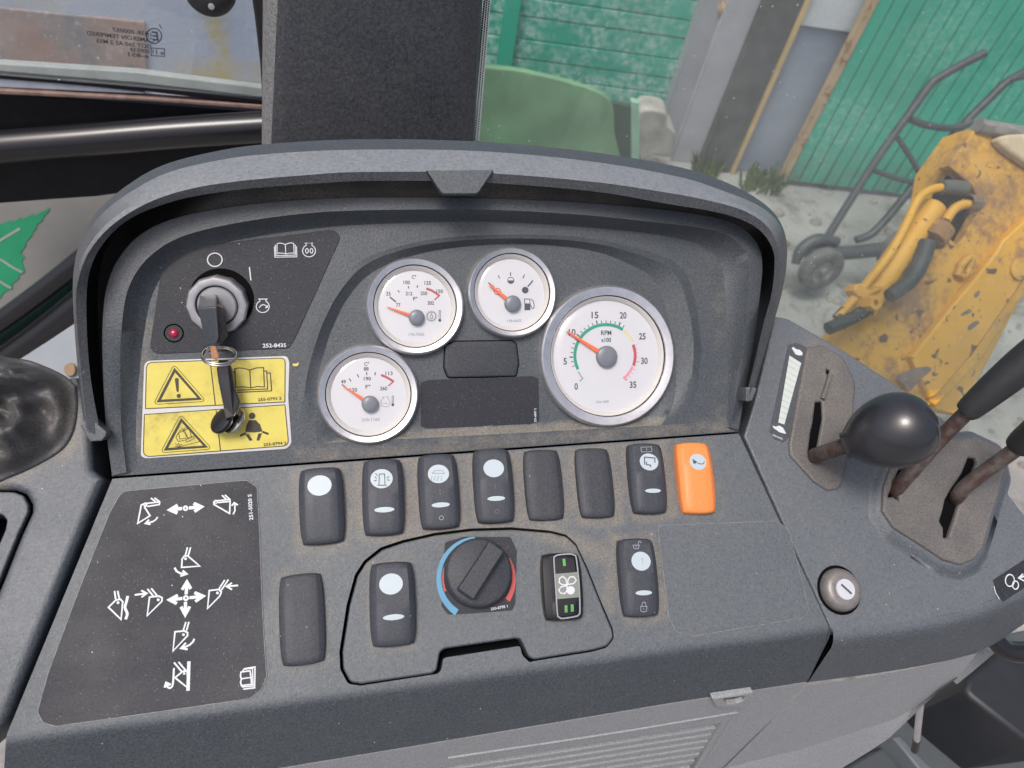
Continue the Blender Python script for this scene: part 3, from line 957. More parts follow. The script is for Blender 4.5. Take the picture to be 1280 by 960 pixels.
text('dial_number', '210-1165', UP, q6((620, 747))[0], .0017, HDI, M_PALEINK, g, -1, width=.0105)
needle(g, q6((408, 490))[0], q6((615, 630))[0], .0006, .0024, .0049)
# tachometer
z5 = zf(680, 350, .19791)
q5 = lambda *p: z5(list(p))
g = gauge('gauge', 'large round rev counter marked 0 to 35 at the right', (761.5, 445), .0445, .0062)
for s_, p in (('0', (203, 672)), ('5', (134, 513)), ('10', (178, 330)), ('15', (322, 221)), ('20', (500, 223)), ('25', (621, 355)), ('30', (634, 510)), ('35', (562, 661))):
    text('dial_number', s_, UP, q5(p)[0], .0040, HDI, M_GREYINK, g, -2, width=.0023 * len(s_))
text('dial_number', 'RPM', UP, q5((393, 333))[0], .0029, HDI, M_GREYINK, g, -2, width=.0070)
text('dial_number', 'x100', UP, q5((392, 378))[0], .0027, HDI, M_GREYINK, g, -1, width=.0067)
text('dial_number', '236-1000', UP, q5((370, 769))[0], .0014, HDI, M_PALEINK, g, -1, width=.0085)
C5 = (391, 478)
arc = lambda r, a0, a1, n=20: z5(circ(C5[0], C5[1], r, n, a0, a1))
symbol('dial_green_zone', UP, [arc(196, 206, 57, 40)], HDI, M_GREEN, g, .0020)
symbol('dial_yellow_zone', UP, [arc(192, 55, 27)], HDI, M_PALEYEL, g, .0017)
symbol('dial_red_zone', UP, [arc(185, 22, -20)], HDI, M_RED, g, .0020)
symbol('dial_pink_zone', UP, [{'p': arc(182, -22, -50)}, {'p': q5((500, 612), (525, 632))}], HDI, M_PINK, g, .0016)
symbol('dial_zero_mark', UP, [q5((215, 578), (240, 618)), q5((226, 640), (248, 618))], HDI, M_PALEINK, g, .0009)
ang = lambda i: 221 - 7.72 * i
symbol('dial_ticks', UP, [{'p': z5([(C5[0] + r * math.cos(R(ang(i))), C5[1] - r * math.sin(R(ang(i)))) for r in (207, 230 if i % 5 == 0 else 224)]), 'w': .0008 if i % 5 == 0 else .0005} for i in range(3, 22)], HDI, M_GREYINK, g)
symbol('dial_red_ticks', UP, [{'p': z5([(C5[0] + r * math.cos(R(ang(i))), C5[1] - r * math.sin(R(ang(i)))) for r in (192, 215 if i % 5 == 0 else 208)]), 'w': .0007 if i % 5 == 0 else .0004} for i in range(26, 35)], HDI, M_PINK, g)
needle(g, q5((142, 324))[0], q5((397, 484))[0], .0010, .0032, .0068)

# ================================================================== lower panel
zz = lambda ox, oy, s_, pts: zf(ox, oy, s_)(pts)
low_outer = LOW.L([(140.5, 598), (924, 542.5), (1036, 786)], 0)
ins_px = [(429, 836), (428, 815), (437, 757), (447, 720), (458, 703), (478, 687), (505, 678), (545, 669), (590, 663.5), (640, 662), (688, 666), (708, 671), (720, 682), (734, 712), (750, 752), (765, 787), (766.5, 798), (758, 808), (740, 813), (668, 824.5), (661, 822), (651, 800), (646, 798), (556, 811), (550, 815), (546, 838), (540, 842), (452, 855), (438, 853)]
ins = LOW.L(ins_px)
SW = {}
bendA, bendB = (-80, 942.5), (1033.5, 790)
def up_px(p, d):
    return (p[0], p[1] - d)
tA, tB = up_px(bendA, 14), (1029, 780)
left_edge = [(140.5, 598), (110, 662), (75, 750), (9, 915)]
panel_px = [(140.5, 598.5), (923.5, 542), (1034, 779)] + [(9 + (1034 - 9) * (1 - k / 10), 917 + (779 - 917) * (1 - k / 10)) for k in range(1, 11)]
low_loop = LOW.L(panel_px)

switch_rects = []
def swbox(top, bot, w):
    a, b = Vector(LOW.lp(*top)), Vector(LOW.lp(*bot))
    switch_rects.append(((a + b) / 2, (a - b).length / 2, w / 2))
for a, b in (((400, 583), (405, 681)), ((478, 574), (481, 669)), ((546, 568), (552, 661)), ((615, 561), (621, 654)), ((676, 562), (684, 651)), ((740, 560), (749, 648)), ((806, 554), (814, 642)), ((867, 553), (876, 642)), ((375, 717), (379, 832)), ((796, 673), (803, 771)), ((490, 702), (492, 809)), ((702, 692), (706, 775))):
    swbox(a, b, .0235)
def dirt_low(x, y):
    a = 0
    for k, (c, hl, hw) in enumerate(switch_rects):
        dx, dy = max(0, abs(x - c.x) - hw), max(0, abs(y - c.y) - hl)
        d = math.hypot(dx, dy)
        s_ = (.75, .8, .85, .85, .7, .85, .9, .45, .4, .75, .5, .35)[k]
        a = max(a, s_ * math.exp(-(d / (.0065 if k < 8 else .005)) ** 2))
    # dirt lying between the row and the seam, and a swept patch right of the heater panel
    d = seg_d((x, y), LOW.lp(660, 655), LOW.lp(770, 700))
    a = max(a, .8 * math.exp(-(d / .009) ** 2))
    d = seg_d((x, y), LOW.lp(400, 625), LOW.lp(820, 590))
    a = max(a, .50 * math.exp(-(d / .022) ** 4))
    d = seg_d((x, y), LOW.lp(765, 690), LOW.lp(760, 760))
    a = max(a, .75 * math.exp(-(d / .006) ** 2))
    return min(1, a + .03)
hole_px = list(ins_px)
for i_, q_ in {20: (664, 826), 21: (656, 818), 22: (653, 806), 23: (648, 806), 24: (558, 820), 25: (553, 823), 26: (550, 840)}.items():
    hole_px[i_] = q_
V_ins_hole = fillet(offs(ccw(LOW.L([(u - 1.2, v - .6) for u, v in hole_px])), .0011), .004, 4)
slab('lower_panel', LOW, low_loop, 0, .03, M_CONSOLE, dash, .0, [V_ins_hole], .0028, dirt_low, hole_depth=.012)
# black sheets under the console, standing in for the shade in its gaps
sheet('gap_shade', LOW, LOW.L([(-60, 545), (150, 520), (960, 470), (1060, 765), (1030, 775), (-60, 905)], -.03), -.03, M_BLACK, dash)
sheet('gap_shade', LOW, offs(ccw(V_ins_hole), .0006), -.0118, M_BLACK, dash)
# thin seam shadow gap between upper and lower halves: the upper half overhangs by a hair
# heater panel
def dirt_ins(x, y):
    return dirt_low(x, y)
ins = fillet(ins, .004, 4)
heater = slab('heater_panel', LOW, ins, .0006, .009, M_CONSOLE, dash, .0011, (), .003, dirt_ins)

# front roll and skirt
FP_O = LOW.w(640, 843)
a_ = R(26)
FP = Plane(FP_O, ey=Vector((0, math.sin(a_), math.cos(a_))))
def skirt(name, tops, bends, bots, mat, parent, ndiv, rows=7):
    """tops: px on LOW just above the bend; bends: px of the bend; bots: px of the lower edge on FP"""
    cols = []
    for k in range(ndiv + 1):
        t_ = k / ndiv
        ip = lambda L_: (lambda q: q[min(len(q) - 1, int(round(t_ * (len(q) - 1))))])(resample(L_, ndiv + 1))
        pa, pb, pc = LOW.w(*ip(tops)), LOW.w(*ip(bends)), FP.w(*ip(bots))
        e = pb + (pc - pb).normalized() * (pb - pa).length
        cols.append([tuple(pa * (1 - s_) ** 2 + pb * 2 * s_ * (1 - s_) + e * s_ * s_) for s_ in [i / rows for i in range(rows + 1)]] + [tuple(pc)])
    cols = [list(r_) for r_ in zip(*cols)]
    return loft(name, cols, mat, parent, None, 60, flip=True)
NSK = 60
tops = [(9 + (1034 - 9) * k / 10, 917 + (779 - 917) * k / 10) for k in range(11)]
bends = [(7 + (1040 - 7) * k / 10, 929 + (790 - 929) * k / 10) for k in range(11)]
bots = [(2, 1017), (440, 945), (630, 913.5), (830, 880), (1009.5, 851.8)]
skirt('front_skirt', tops, bends, bots, M_CONSOLE, dash, NSK)
# right end wall of the panel and skirt
loft('end_wall', [[tuple(LOW.w(923.5, 542)), tuple(LOW.w(1034, 779)), tuple(LOW.w(1036.5, 791)), tuple(FP.w(1009.5, 851.8))], [tuple(LOW.w(923.5, 542, -.03)), tuple(LOW.w(1030, 779, -.03)), tuple(LOW.w(1032, 792, -.03)), tuple(FP.w(1004, 853, -.02))]], M_CONSOLE, dash, None, 30)

mk('seam_shade', [tuple(LOW.w(924, 548, -.012)), tuple(LOW.w(942, 552, -.012)), tuple(LOW.w(1052, 786, -.012)), tuple(LOW.w(1050, 796, -.010)), tuple(FP.w(1020, 849, -.005)), tuple(FP.w(1002, 852, -.005)), tuple(LOW.w(1028, 794, -.010)), tuple(LOW.w(1026, 780, -.012))], [(0, 1, 2, 7), (7, 2, 3, 6), (6, 3, 4, 5)], M_BLACK, dash)  # black sheet added in the seam, painting the shade deep inside it
# lower pale trim with louvre
SP = Plane(FP.w(640, 912, -.0006), ey=Vector((0, math.sin(R(10)), math.cos(R(10)))))
def line_y(p, q, x):
    return p[1] + (q[1] - p[1]) * (x - p[0]) / (q[0] - p[0])
vent = SP.L([(902, 904), (855, 985), (330, 1068), (420, 985), (560, 958)])
lt = slab('lower_trim', SP, SP.L([(-20, 1021), (440, 945.6), (630, 914.1), (830, 880.6), (1008, 852.9), (1005, 858), (905, 965), (880, 995), (820, 1060), (-20, 1190)]), 0, .02, M_TRIM, dash, .0008, [vent], hole_depth=.012)
for k in range(7):
    dy = 5 + k * 8.2
    p0_ = (899 - k * 6.0, 905 + dy)
    pts = [(330, p0_[1] + (p0_[0] - 330) * .155), p0_, (p0_[0] - 3, p0_[1] + 4.6), (326, p0_[1] + 4.6 + (p0_[0] - 330) * .155)]
    slab('louvre_slat', SP, SP.L(pts, -.002), -.002, .004, M_TRIM, lt, .0005)
slab('louvre_back', SP, SP.L([(915, 898), (850, 1000), (300, 1100), (420, 960)], -.0115), -.0115, .001, M_BLACK, lt, 0)
tube('vent_border', [SP.w(u, v, .0002) for u, v in ((560, 947), (760, 917), (905, 893), (921, 890))], .0009, M_TRIM, lt, 10, flat=.8)
tube('vent_border', [SP.w(u, v, .0002) for u, v in ((921, 890), (905, 915), (879, 957), (860, 990))], .0009, M_TRIM, lt, 10, sub=1)
lat = fillet(SP.L([(889, 871), (940, 863.5), (941, 872), (932, 880), (906, 883), (893, 880)], .002), [0, 0, .002, .003, .003, .002])
lat_h = fillet(SP.L([(901, 871), (930, 867), (928, 873), (920, 876.5), (908, 877.5)], .002), .001)
sheet('latch_recess', SP, lat_h, .0004, simple('brown recess', (.10, .085, .075), .7), dash)
slab('latch', SP, lat, .0035, .004, M_TRIM, dash, .0008, [lat_h])

# ================================================================== control decal
zA, zB, zC = zf(120, 600, .16406), zf(120, 680, .16406), zf(180, 760, .125)
cd_px = [(152, 614.5), (308, 600.5), (321, 609), (324, 660), (328, 770), (333, 846), (326, 862), (312, 873), (180, 892), (70, 907.5), (54, 903), (47, 890), (61, 840), (100, 735), (137, 642)]
cd_loop = fillet(LOW.L(cd_px, .0004), [.006, .003, .003, 0, 0, .003, .003, .003, 0, .004, .002, .004, 0, 0, .006])
cdec = slab('control_decal', LOW, cd_loop, .0005, .0005, M_DECAL, dash, .00018)
HC = .00065
def csym(name, z, strokes, w=.0008, dots=()):
    st = []
    for s_ in strokes:
        if isinstance(s_, dict):
            st.append({**s_, 'p': z(s_['p'])})
        else:
            st.append(z(s_))
    symbol(name, LOW, st, HC, M_WHITE, cdec, w, [z(circ(x, y, r_, 12)) for x, y, r_ in dots])
csym('bucket_symbol', zA, [{'p': [(318, 330), (345, 190), (378, 176), (386, 190), (371, 208), (412, 272)], 'c': True}, [(386, 178), (486, 167)], [(390, 202), (482, 187), (486, 165)], [(418, 138), (455, 165)], [(445, 136), (486, 166)], {'p': circ(372, 188, 9, 10), 'c': True, 'w': .0006}])
csym('arrow_symbol', zA, [{'p': [(470, 282), (456, 302), (432, 318), (385, 328)], 'w': .0008}, {'p': [(404, 302), (378, 330), (416, 338)], 'w': .0009}])
csym('double_arrow_symbol', zA, [{'p': circ(682, 215, 14, 14), 'c': True, 'w': .001}, {'p': [(655, 217), (580, 225)], 'w': .0018}, {'p': [(622, 192), (564, 227), (620, 252)], 'w': .0018}, {'p': [(708, 213), (785, 206)], 'w': .0018}, {'p': [(744, 178), (802, 205), (750, 240)], 'w': .0018}])
csym('bucket_symbol', zA, [{'p': [(912, 156), (898, 166), (898, 186), (1018, 255), (1022, 158), (1020, 148), (925, 158)], 'c': True}, [(930, 172), (1020, 163)], [(960, 116), (992, 148)], [(982, 113), (1022, 150)], {'p': circ(914, 168, 10, 10), 'c': True, 'w': .0006}])
csym('arrow_symbol', zA, [{'p': [(1044, 262), (1058, 235), (1058, 185)], 'w': .0008}, {'p': [(1034, 196), (1054, 174), (1081, 192)], 'w': .0009}])
csym('bucket_symbol', zA, [[(697, 513), (680, 576)], [(721, 513), (703, 574)], {'p': [(652, 666), (656, 602), (672, 580), (698, 577), (790, 656)], 'c': True}], dots=[(682, 600, 11)])
csym('arrow_symbol', zA, [{'p': [(598, 668), (614, 695), (640, 710), (685, 716)], 'w': .001}, {'p': [(660, 690), (690, 716), (642, 732)], 'w': .001}])
cross = [{'p': circ(685, 412, 15, 14), 'c': True, 'w': .001}]
for ln, hd in (([(687, 384), (691, 305)], [(656, 348), (692, 290), (722, 342)]), ([(682, 440), (680, 525)], [(648, 478), (680, 540), (714, 476)]), ([(658, 415), (575, 424)], [(624, 390), (560, 425), (616, 454)]), ([(712, 409), (798, 400)], [(750, 370), (815, 398), (756, 438)])):
    cross += [{'p': ln, 'w': .0016}, {'p': hd, 'w': .0016}]
csym('four_way_arrow_symbol', zB, cross)
csym('bucket_symbol', zB, [[(141, 358), (150, 420)], [(165, 357), (178, 418)], {'p': [(95, 482), (150, 428), (186, 421), (204, 440), (191, 575)], 'c': True}], dots=[(168, 447, 11)])
csym('wave_symbol', zB, [{'p': crom([(242, 396), (232, 440), (221, 485), (238, 530), (226, 574)], 5), 'w': .0013}])
csym('arrow_symbol', zB, [{'p': [(295, 388), (378, 377)], 'w': .0009}, {'p': [(345, 354), (386, 376), (346, 406)], 'w': .0009}])
csym('bucket_symbol', zB, [[(392, 342), (437, 398)], [(421, 338), (465, 393)], {'p': [(390, 546), (408, 405), (480, 397), (504, 410), (502, 436)], 'c': True}], dots=[(474, 425, 11)])
csym('bucket_symbol', zB, [{'p': [(850, 491), (863, 355), (935, 346), (955, 365), (942, 398)], 'c': True}, [(935, 346), (981, 274)], [(955, 352), (1009, 271)]], dots=[(925, 373, 11)])
csym('arrow_symbol', zB, [{'p': [(1083, 315), (1002, 323)], 'w': .0009}, {'p': [(1036, 296), (995, 323), (1036, 347)], 'w': .0009}])
csym('bucket_symbol', zC, [{'p': [(290, 430), (310, 238), (402, 229), (436, 246), (434, 278)], 'c': True}, [(419, 140), (392, 226)], [(449, 138), (425, 226)]], dots=[(395, 266, 14)])
csym('arrow_symbol', zC, [{'p': [(503, 308), (488, 340), (455, 370), (385, 401)], 'w': .0009}, {'p': [(420, 348), (370, 402), (437, 413)], 'w': .0009}])
csym('bucket_symbol', zC, [{'p': [(310, 697), (386, 634), (432, 628), (440, 800)], 'c': True}, {'p': [(449, 533), (440, 828)], 'w': .0016}, [(300, 545), (378, 636)], [(346, 540), (418, 626)]], dots=[(402, 655, 13)])
csym('hook_arrow_symbol', zC, [{'p': crom([(299, 600), (294, 700), (285, 775), (260, 800), (238, 790), (226, 762)], 4), 'w': .0009}, {'p': [(208, 796), (223, 750), (266, 770)], 'w': .0012}])
csym('book_symbol', zC, [{'p': [(970, 640), (1060, 628), (1072, 700), (1074, 764), (975, 776), (966, 745), (974, 708), (964, 680)], 'c': True, 'w': .0007}, {'p': [(976, 708), (1072, 694)], 'w': .0006}, {'p': [(985, 630), (1000, 612), (1085, 603), (1090, 780), (985, 790), (975, 776)], 'w': .0006}, {'p': [(1000, 608), (1110, 590), (1106, 798), (992, 812)], 'w': .0007}])
text('printed_number', '251-5020 S', LOW, (313, 634), .0019, HC, M_WHITE, cdec, 93, width=.0145)

# blank film on the right
bf = fillet(LOW.L([(822, 657), (970, 651.5), (986, 662), (1011, 762), (1003, 772), (866, 795), (845, 789), (836, 770), (826, 690)], .0004), [.003, .004, .006, .004, .004, .004, .003, 0, 0])
bfo = slab('blank_film', LOW, bf, .00045, .00045, M_CONSOLE, dash, .00025)
M_EDGE = simple('dusty film edge', (.17, .18, .185), .6, 0, .45, 260)
def film_edge(pl, loop, h, w, par):
    V, Fc = [], []
    stroke_geo(V, Fc, offs(ccw(loop), .0001), w, h, True)
    mk('film_edge', V, Fc, M_EDGE, par, pl.M)
film_edge(LOW, bf, .0005, .0004, bfo)
film_edge(LOW, cd_loop, .00055, .00035, cdec)

# ================================================================== rocker switches
def rocker(name, top, bot, w, hgt, mat, parent, label=None, tilt=.0, facet=.70):
    h = hgt
    a, b = Vector(LOW.lp(top[0], top[1], h * .75)), Vector(LOW.lp(bot[0], bot[1], h * .6))
    c = (a + b) / 2
    dv = a - b
    Ln = dv.length
    rz = math.atan2(dv.y, dv.x) - math.pi / 2
    Ms = LOW.M @ T(c.x, c.y, 0, rz)
    hw, hl = w / 2, Ln / 2
    def top_h(t_):
        return h * (.80 + .20 * (1 - t_ * t_)) + tilt * t_
    ss_ = [(-1, 0), (-1, .45), (-.985, .62), (-.95, .74), (-facet - .03, .97), (-facet, 1), (-.3, 1.005), (.3, 1.005), (facet, 1), (facet + .03, .97), (.95, .74), (.985, .62), (1, .45), (1, 0)]
    ts = [(-1, 0), (-1, .55), (-.985, .80), (-.955, .93), (-.90, .99)] + [(-.8 + .2 * i, 1) for i in range(9)] + [(.90, .99), (.955, .93), (.985, .80), (1, .55), (1, 0)]
    V, Fc = [], []
    for t_, kt in ts:
        for s_, ks in ss_:
            # corners drawn in, ends bowed
            ww = hw * (1 - .10 * abs(t_) ** 5 - .03 * abs(t_) ** 2)
            ll = hl * (1 - .045 * abs(s_) ** 2.5)
            V.append((s_ * ww, t_ * ll, max(0, top_h(t_) * min(ks, 1.01) * kt) - (0.001 if ks == 0 or kt == 0 else 0)))
    n = len(ss_)
    for j in range(len(ts) - 1):
        for i in range(n - 1):
            q = j * n + i
            Fc.append((q, q + 1, q + 1 + n, q + n))
    o = mk(name, V, Fc, mat, parent, Ms, 32, label)
    def P(px):
        # a photo point on the switch top -> local frame of Ms
        x, y = LOW.lp(px[0], px[1], h)
        q = T(c.x, c.y, 0, rz).inverted() @ Vector((x, y, 0))
        return q.x, q.y
    def TH(y):
        t_ = max(-1, min(1, y / hl))
        return top_h(t_) * 1.005
    return o, Ms, P, TH
def oval(sw, name, px, rx, ry, mat=None):
    o, Ms, P, TH = sw
    x, y = P(px)
    V = [(x, y, TH(y) + .0003)]
    n = 28
    for i in range(n):
        a = 2 * math.pi * i / n
        yy = y + ry * math.sin(a)
        V.append((x + rx * math.cos(a), yy, TH(yy) + .00025))
    return mk(name, V, [(0, 1 + i, 1 + (i + 1) % n) for i in range(n)], mat or M_LENS, o, Ms, 80)
def swsym(sw, name, pts_list, w, mat, lift=.0006, fills=()):
    o, Ms, P, TH = sw
    V, Fc = [], []
    for k, s_ in enumerate(pts_list):
        cl = False
        if isinstance(s_, dict):
            cl, s_ = s_.get('c', False), s_['p']
        b = len(V)
        stroke_geo(V, Fc, [P(p) for p in s_], w, 0, cl)
        for i in range(b, len(V)):
            V[i] = (V[i][0], V[i][1], TH(V[i][1]) + lift + k * 6e-6)
    for k, f in enumerate(fills):
        b = len(V)
        pf = ccw([P(p) for p in f])
        V += [(x, y, TH(y) + lift + k * 6e-6) for x, y in pf]
        Fc.append(tuple(range(b, len(V))))
    return mk(name, V, Fc, mat, o, Ms)
W_ = .0238
HS = .0075
M_FAINT = simple('worn print', (.10, .105, .115), .5)
s1 = rocker('rocker_switch', (400, 584), (404, 680), .0246, HS, M_SWITCH, dash, 'leftmost rocker switch of the top row with a plain pale oval', tilt=.0012)
oval(s1, 'lens', (399.5, 607), .0066, .0058)
zs = zf(340, 540, .23437)
s2 = rocker('rocker_switch', (478, 573), (480.5, 669), W_, HS, M_SWITCH, dash, 'rocker switch with a beacon lamp symbol on its lens', tilt=.001)
oval(s2, 'lens', (477, 598.5), .0063, .0056); oval(s2, 'light_bar', (480.5, 637), .0056, .0015)
swsym(s2, 'beacon_symbol', [zs([(570, 283), (572, 225), (600, 225), (602, 283)]), zs([(562, 285), (612, 285)]), zs([(546, 240), (558, 248)]), zs([(544, 262), (558, 258)]), zs([(552, 222), (562, 234)]), zs([(625, 238), (612, 247)]), zs([(627, 258), (613, 257)])], .0004, M_GREYINK)
s3 = rocker('rocker_switch', (546, 567), (552, 661), W_, HS, M_SWITCH, dash, 'rocker switch with a sloping work lamp beam symbol', tilt=.001)
oval(s3, 'lens', (548, 592.5), .0062, .0055); oval(s3, 'light_bar', (551, 631), .0053, .0014)
swsym(s3, 'work_lamp_symbol', [zs([(852, 235), (848, 258)]), zs([(870, 235), (862, 260)]), zs([(888, 235), (880, 262)]), zs([(905, 235), (900, 260)]), zs([(852, 222), (870, 205), (905, 205), (920, 222), (852, 222)])], .0003, M_PALEINK)
swsym(s3, 'on_mark', [[(549.5, 612), (550.5, 619)]], .0004, M_FAINT)
swsym(s3, 'off_mark', [{'p': circ(552, 647, 2.6, 12), 'c': True}], .0004, M_PALEINK)
s4 = rocker('rocker_switch', (614.5, 560.5), (621, 653.5), W_, HS, M_SWITCH, dash, 'fourth rocker switch of the top row, plain oval above a bar', tilt=.001)
oval(s4, 'lens', (617, 585.5), .0062, .0054); oval(s4, 'light_bar', (620.5, 623), .0053, .0014)
swsym(s4, 'on_mark', [[(618.5, 605), (619.3, 611)]], .0004, M_FAINT)
swsym(s4, 'off_mark', [{'p': circ(622, 639, 2.6, 12), 'c': True}], .0004, M_FAINT)
rocker('blank_plug', (676.5, 561.5), (684, 650.5), .0236, .0042, M_PLUG, dash)
rocker('blank_plug', (740, 559.5), (748.5, 647.5), .0232, .0042, M_PLUG, dash)
zt = zf(620, 540, .23437)
s5 = rocker('rocker_switch', (806, 553.5), (814.5, 642), .0236, HS, M_SWITCH, dash, 'dark rocker switch just left of the orange one', tilt=.001)
oval(s5, 'lens', (811, 577.5), .0061, .0054); oval(s5, 'light_bar', (816.5, 613.3), .0052, .0013)
swsym(s5, 'quick_coupler_symbol', [zt([(790, 175), (790, 135), (845, 140), (845, 165)]), zt([(800, 160), (800, 175), (822, 178), (822, 188)])], .0006, M_GREYINK)
swsym(s5, 'box_symbol', [{'p': zt([(772, 82), (828, 80), (830, 106), (774, 108)]), 'c': True}, zt([(802, 88), (803, 100)])], .0004, M_PALEINK)
s6 = rocker('rocker_switch', (866, 552.5), (876, 642), .0240, HS, M_ORANGE, dash, 'bright orange rocker switch at the right end of the row', tilt=.001)
oval(s6, 'lens', (872, 577.5), .0056, .0052)
swsym(s6, 'boom_lock_symbol', [zt([(1070, 165), (1085, 172), (1105, 170), (1108, 158)])], .0004, M_GREYINK, fills=[zt([(1046, 145), (1070, 160), (1060, 170), (1050, 168)])])
rocker('blank_plug', (375.5, 717), (379.5, 831.5), .0236, .0042, M_PLUG, dash)
zh = zf(600, 660, .23437)
s8 = rocker('rocker_switch', (795, 672.5), (803.5, 771.5), .0236, HS, M_SWITCH, dash, 'rocker switch with open and closed padlock symbols', tilt=.001)
oval(s8, 'lens', (801, 701.5), .0060, .0055); oval(s8, 'light_bar', (805, 741), .0051, .0014)
swsym(s8, 'open_padlock_symbol', [{'p': zh([(815, 92), (820, 110), (842, 112), (848, 92)]), 'c': True}, zh([(842, 90), (844, 74), (852, 70), (858, 80)]), zh([(831, 96), (833, 104)])], .0004, M_PALEINK)
swsym(s8, 'padlock_symbol', [{'p': zh([(860, 418), (862, 442), (876, 448), (892, 442), (894, 418)]), 'c': True}, zh([(866, 418), (868, 400), (877, 394), (886, 400), (888, 418)]), zh([(877, 425), (877, 436)])], .0004, M_PALEINK)
swsym(s8, 'lock_mark', [zh([(856, 165), (866, 163), (864, 192)])], .0003, M_PALEINK)
s7 = rocker('rocker_switch', (489.5, 702), (492.5, 808.5), .0250, HS + .0006, M_SWITCH, dash, 'lone rocker switch on the heater panel left of the knob', tilt=.001)
oval(s7, 'lens', (488.8, 730), .0064, .0056); oval(s7, 'light_bar', (492, 771.5), .0057, .0015)

# fan switch: framed rocker
fs = rocker('fan_switch', (701, 690.5), (706.5, 776), .0240, .0085, M_GLOSSBLACK, dash, 'glossy black fan switch with green marks', tilt=.0006, facet=.62)
swsym(fs, 'switch_frame', [{'p': crom([(692, 700), (694, 695.5), (699, 693.5), (712, 692.5), (717.5, 694), (720, 698), (723, 730), (725, 763), (724, 768), (720, 770.5), (704, 773), (699.5, 771.5), (697, 767), (694, 735)], 3, True), 'c': True}], .0008, M_PALEINK, .0011)
swsym(fs, 'fan_window', [], .001, simple('fan window film', (.20, .215, .19), .4), .0004, [[(693.5, 717.5), (722, 715), (724, 746.5), (695.5, 749)]])
fan = []
for a in (225, 315, 135):
    ca_, sa_ = math.cos(R(a)), math.sin(R(a))
    fan.append({'p': [(709 + ca_ * x_ - sa_ * y_, 731.5 + sa_ * x_ + ca_ * y_) for x_, y_ in ((1, 0), (5, -4.4), (10, -5), (13, -1), (12, 3.5), (7, 4))], 'c': True})
swsym(fs, 'fan_symbol', fan, .0007, M_WHITE, .0006, [circ(713, 738, 5.3, 16)])
for u, v in ((705, 703), (707.8, 761), (715.5, 760)):
    swsym(fs, 'green_mark', [[(u - .3, v - 4.5), (u + .4, v + 4.5)]], .0017, M_LIME, .0006)

# heater knob
zk = zf(340, 660, .23437)
kd = fillet(LOW.L([(556, 678), (580, 671), (638, 671), (646, 688), (644, 755), (640, 763), (570, 768), (560, 768), (552, 758)], .001), .002)
kdec = slab('knob_decal', LOW, kd, .0011, .0004, M_DECAL, dash, .0001)
KC = (599, 715)
kcx, kcy = LOW.lp(KC[0], KC[1], .009)
bx_, by_ = LOW.lp(597, 722, .0012)
def larc(r, a0, a1, n=24):
    return [(bx_ + r * math.cos(R(a0 + (a1 - a0) * i / n)), by_ + r * math.sin(R(a0 + (a1 - a0) * i / n))) for i in range(n + 1)]
def band(name, pts, w, h, mat, par):
    V, Fc = [], []
    stroke_geo(V, Fc, pts, w, h)
    return mk(name, V, Fc, mat, par, LOW.M)
def wedge(name, r, a0, a1, w0, w1, mat):
    n = 30
    V, Fc = [], []
    for i in range(n + 1):
        a, w_ = R(a0 + (a1 - a0) * i / n), w0 + (w1 - w0) * i / n
        V += [(bx_ + (r - w_ / 2) * math.cos(a), by_ + (r - w_ / 2) * math.sin(a), .0014), (bx_ + (r + w_ / 2) * math.cos(a), by_ + (r + w_ / 2) * math.sin(a), .0014)]
        if i:
            q = len(V)
            Fc.append((q - 4, q - 3, q - 1, q - 2) if a1 < a0 else (q - 4, q - 2, q - 1, q - 3))
    return mk(name, V, Fc, mat, kdec, LOW.M)
wedge('cold_band', .0222, 232, 88, .0036, .0016, M_BLUE)
wedge('hot_band', .0198, 196, 150, .0012, .0006, M_PRINTRED)
wedge('hot_band', .0212, 318, 385, .0030, .0012, M_PRINTRED)
text('printed_number', '250-0795 1', LOW, (624, 759.5), .0014, .0014, M_WHITE, kdec, 3, width=.0098)
KM = LOW.M @ T(kcx, kcy, 0)
knob = lathe('heater_knob', [(.0192, .0012), (.0190, .0075), (.0182, .0090), (.0172, .0096), (.0004, .0098)], M_PLUG, dash, KM, 56, 35, cap=True)
ga, gb = Vector(LOW.lp(583.5, 741, .0175)), Vector(LOW.lp(620, 684.5, .0175))
gd = gb - ga
gl = [tuple(ga + Vector((-gd.y, gd.x)).normalized() * s_ * .0052 - gd.normalized() * .001) for s_ in (-1, 1)] + [tuple(gb + Vector((-gd.y, gd.x)).normalized() * s_ * .0050 + gd.normalized() * .001) for s_ in (1, -1)]
slab('grip', LOW, fillet(gl, .0012), .0180, .0088, M_PLUG, knob, .0009)

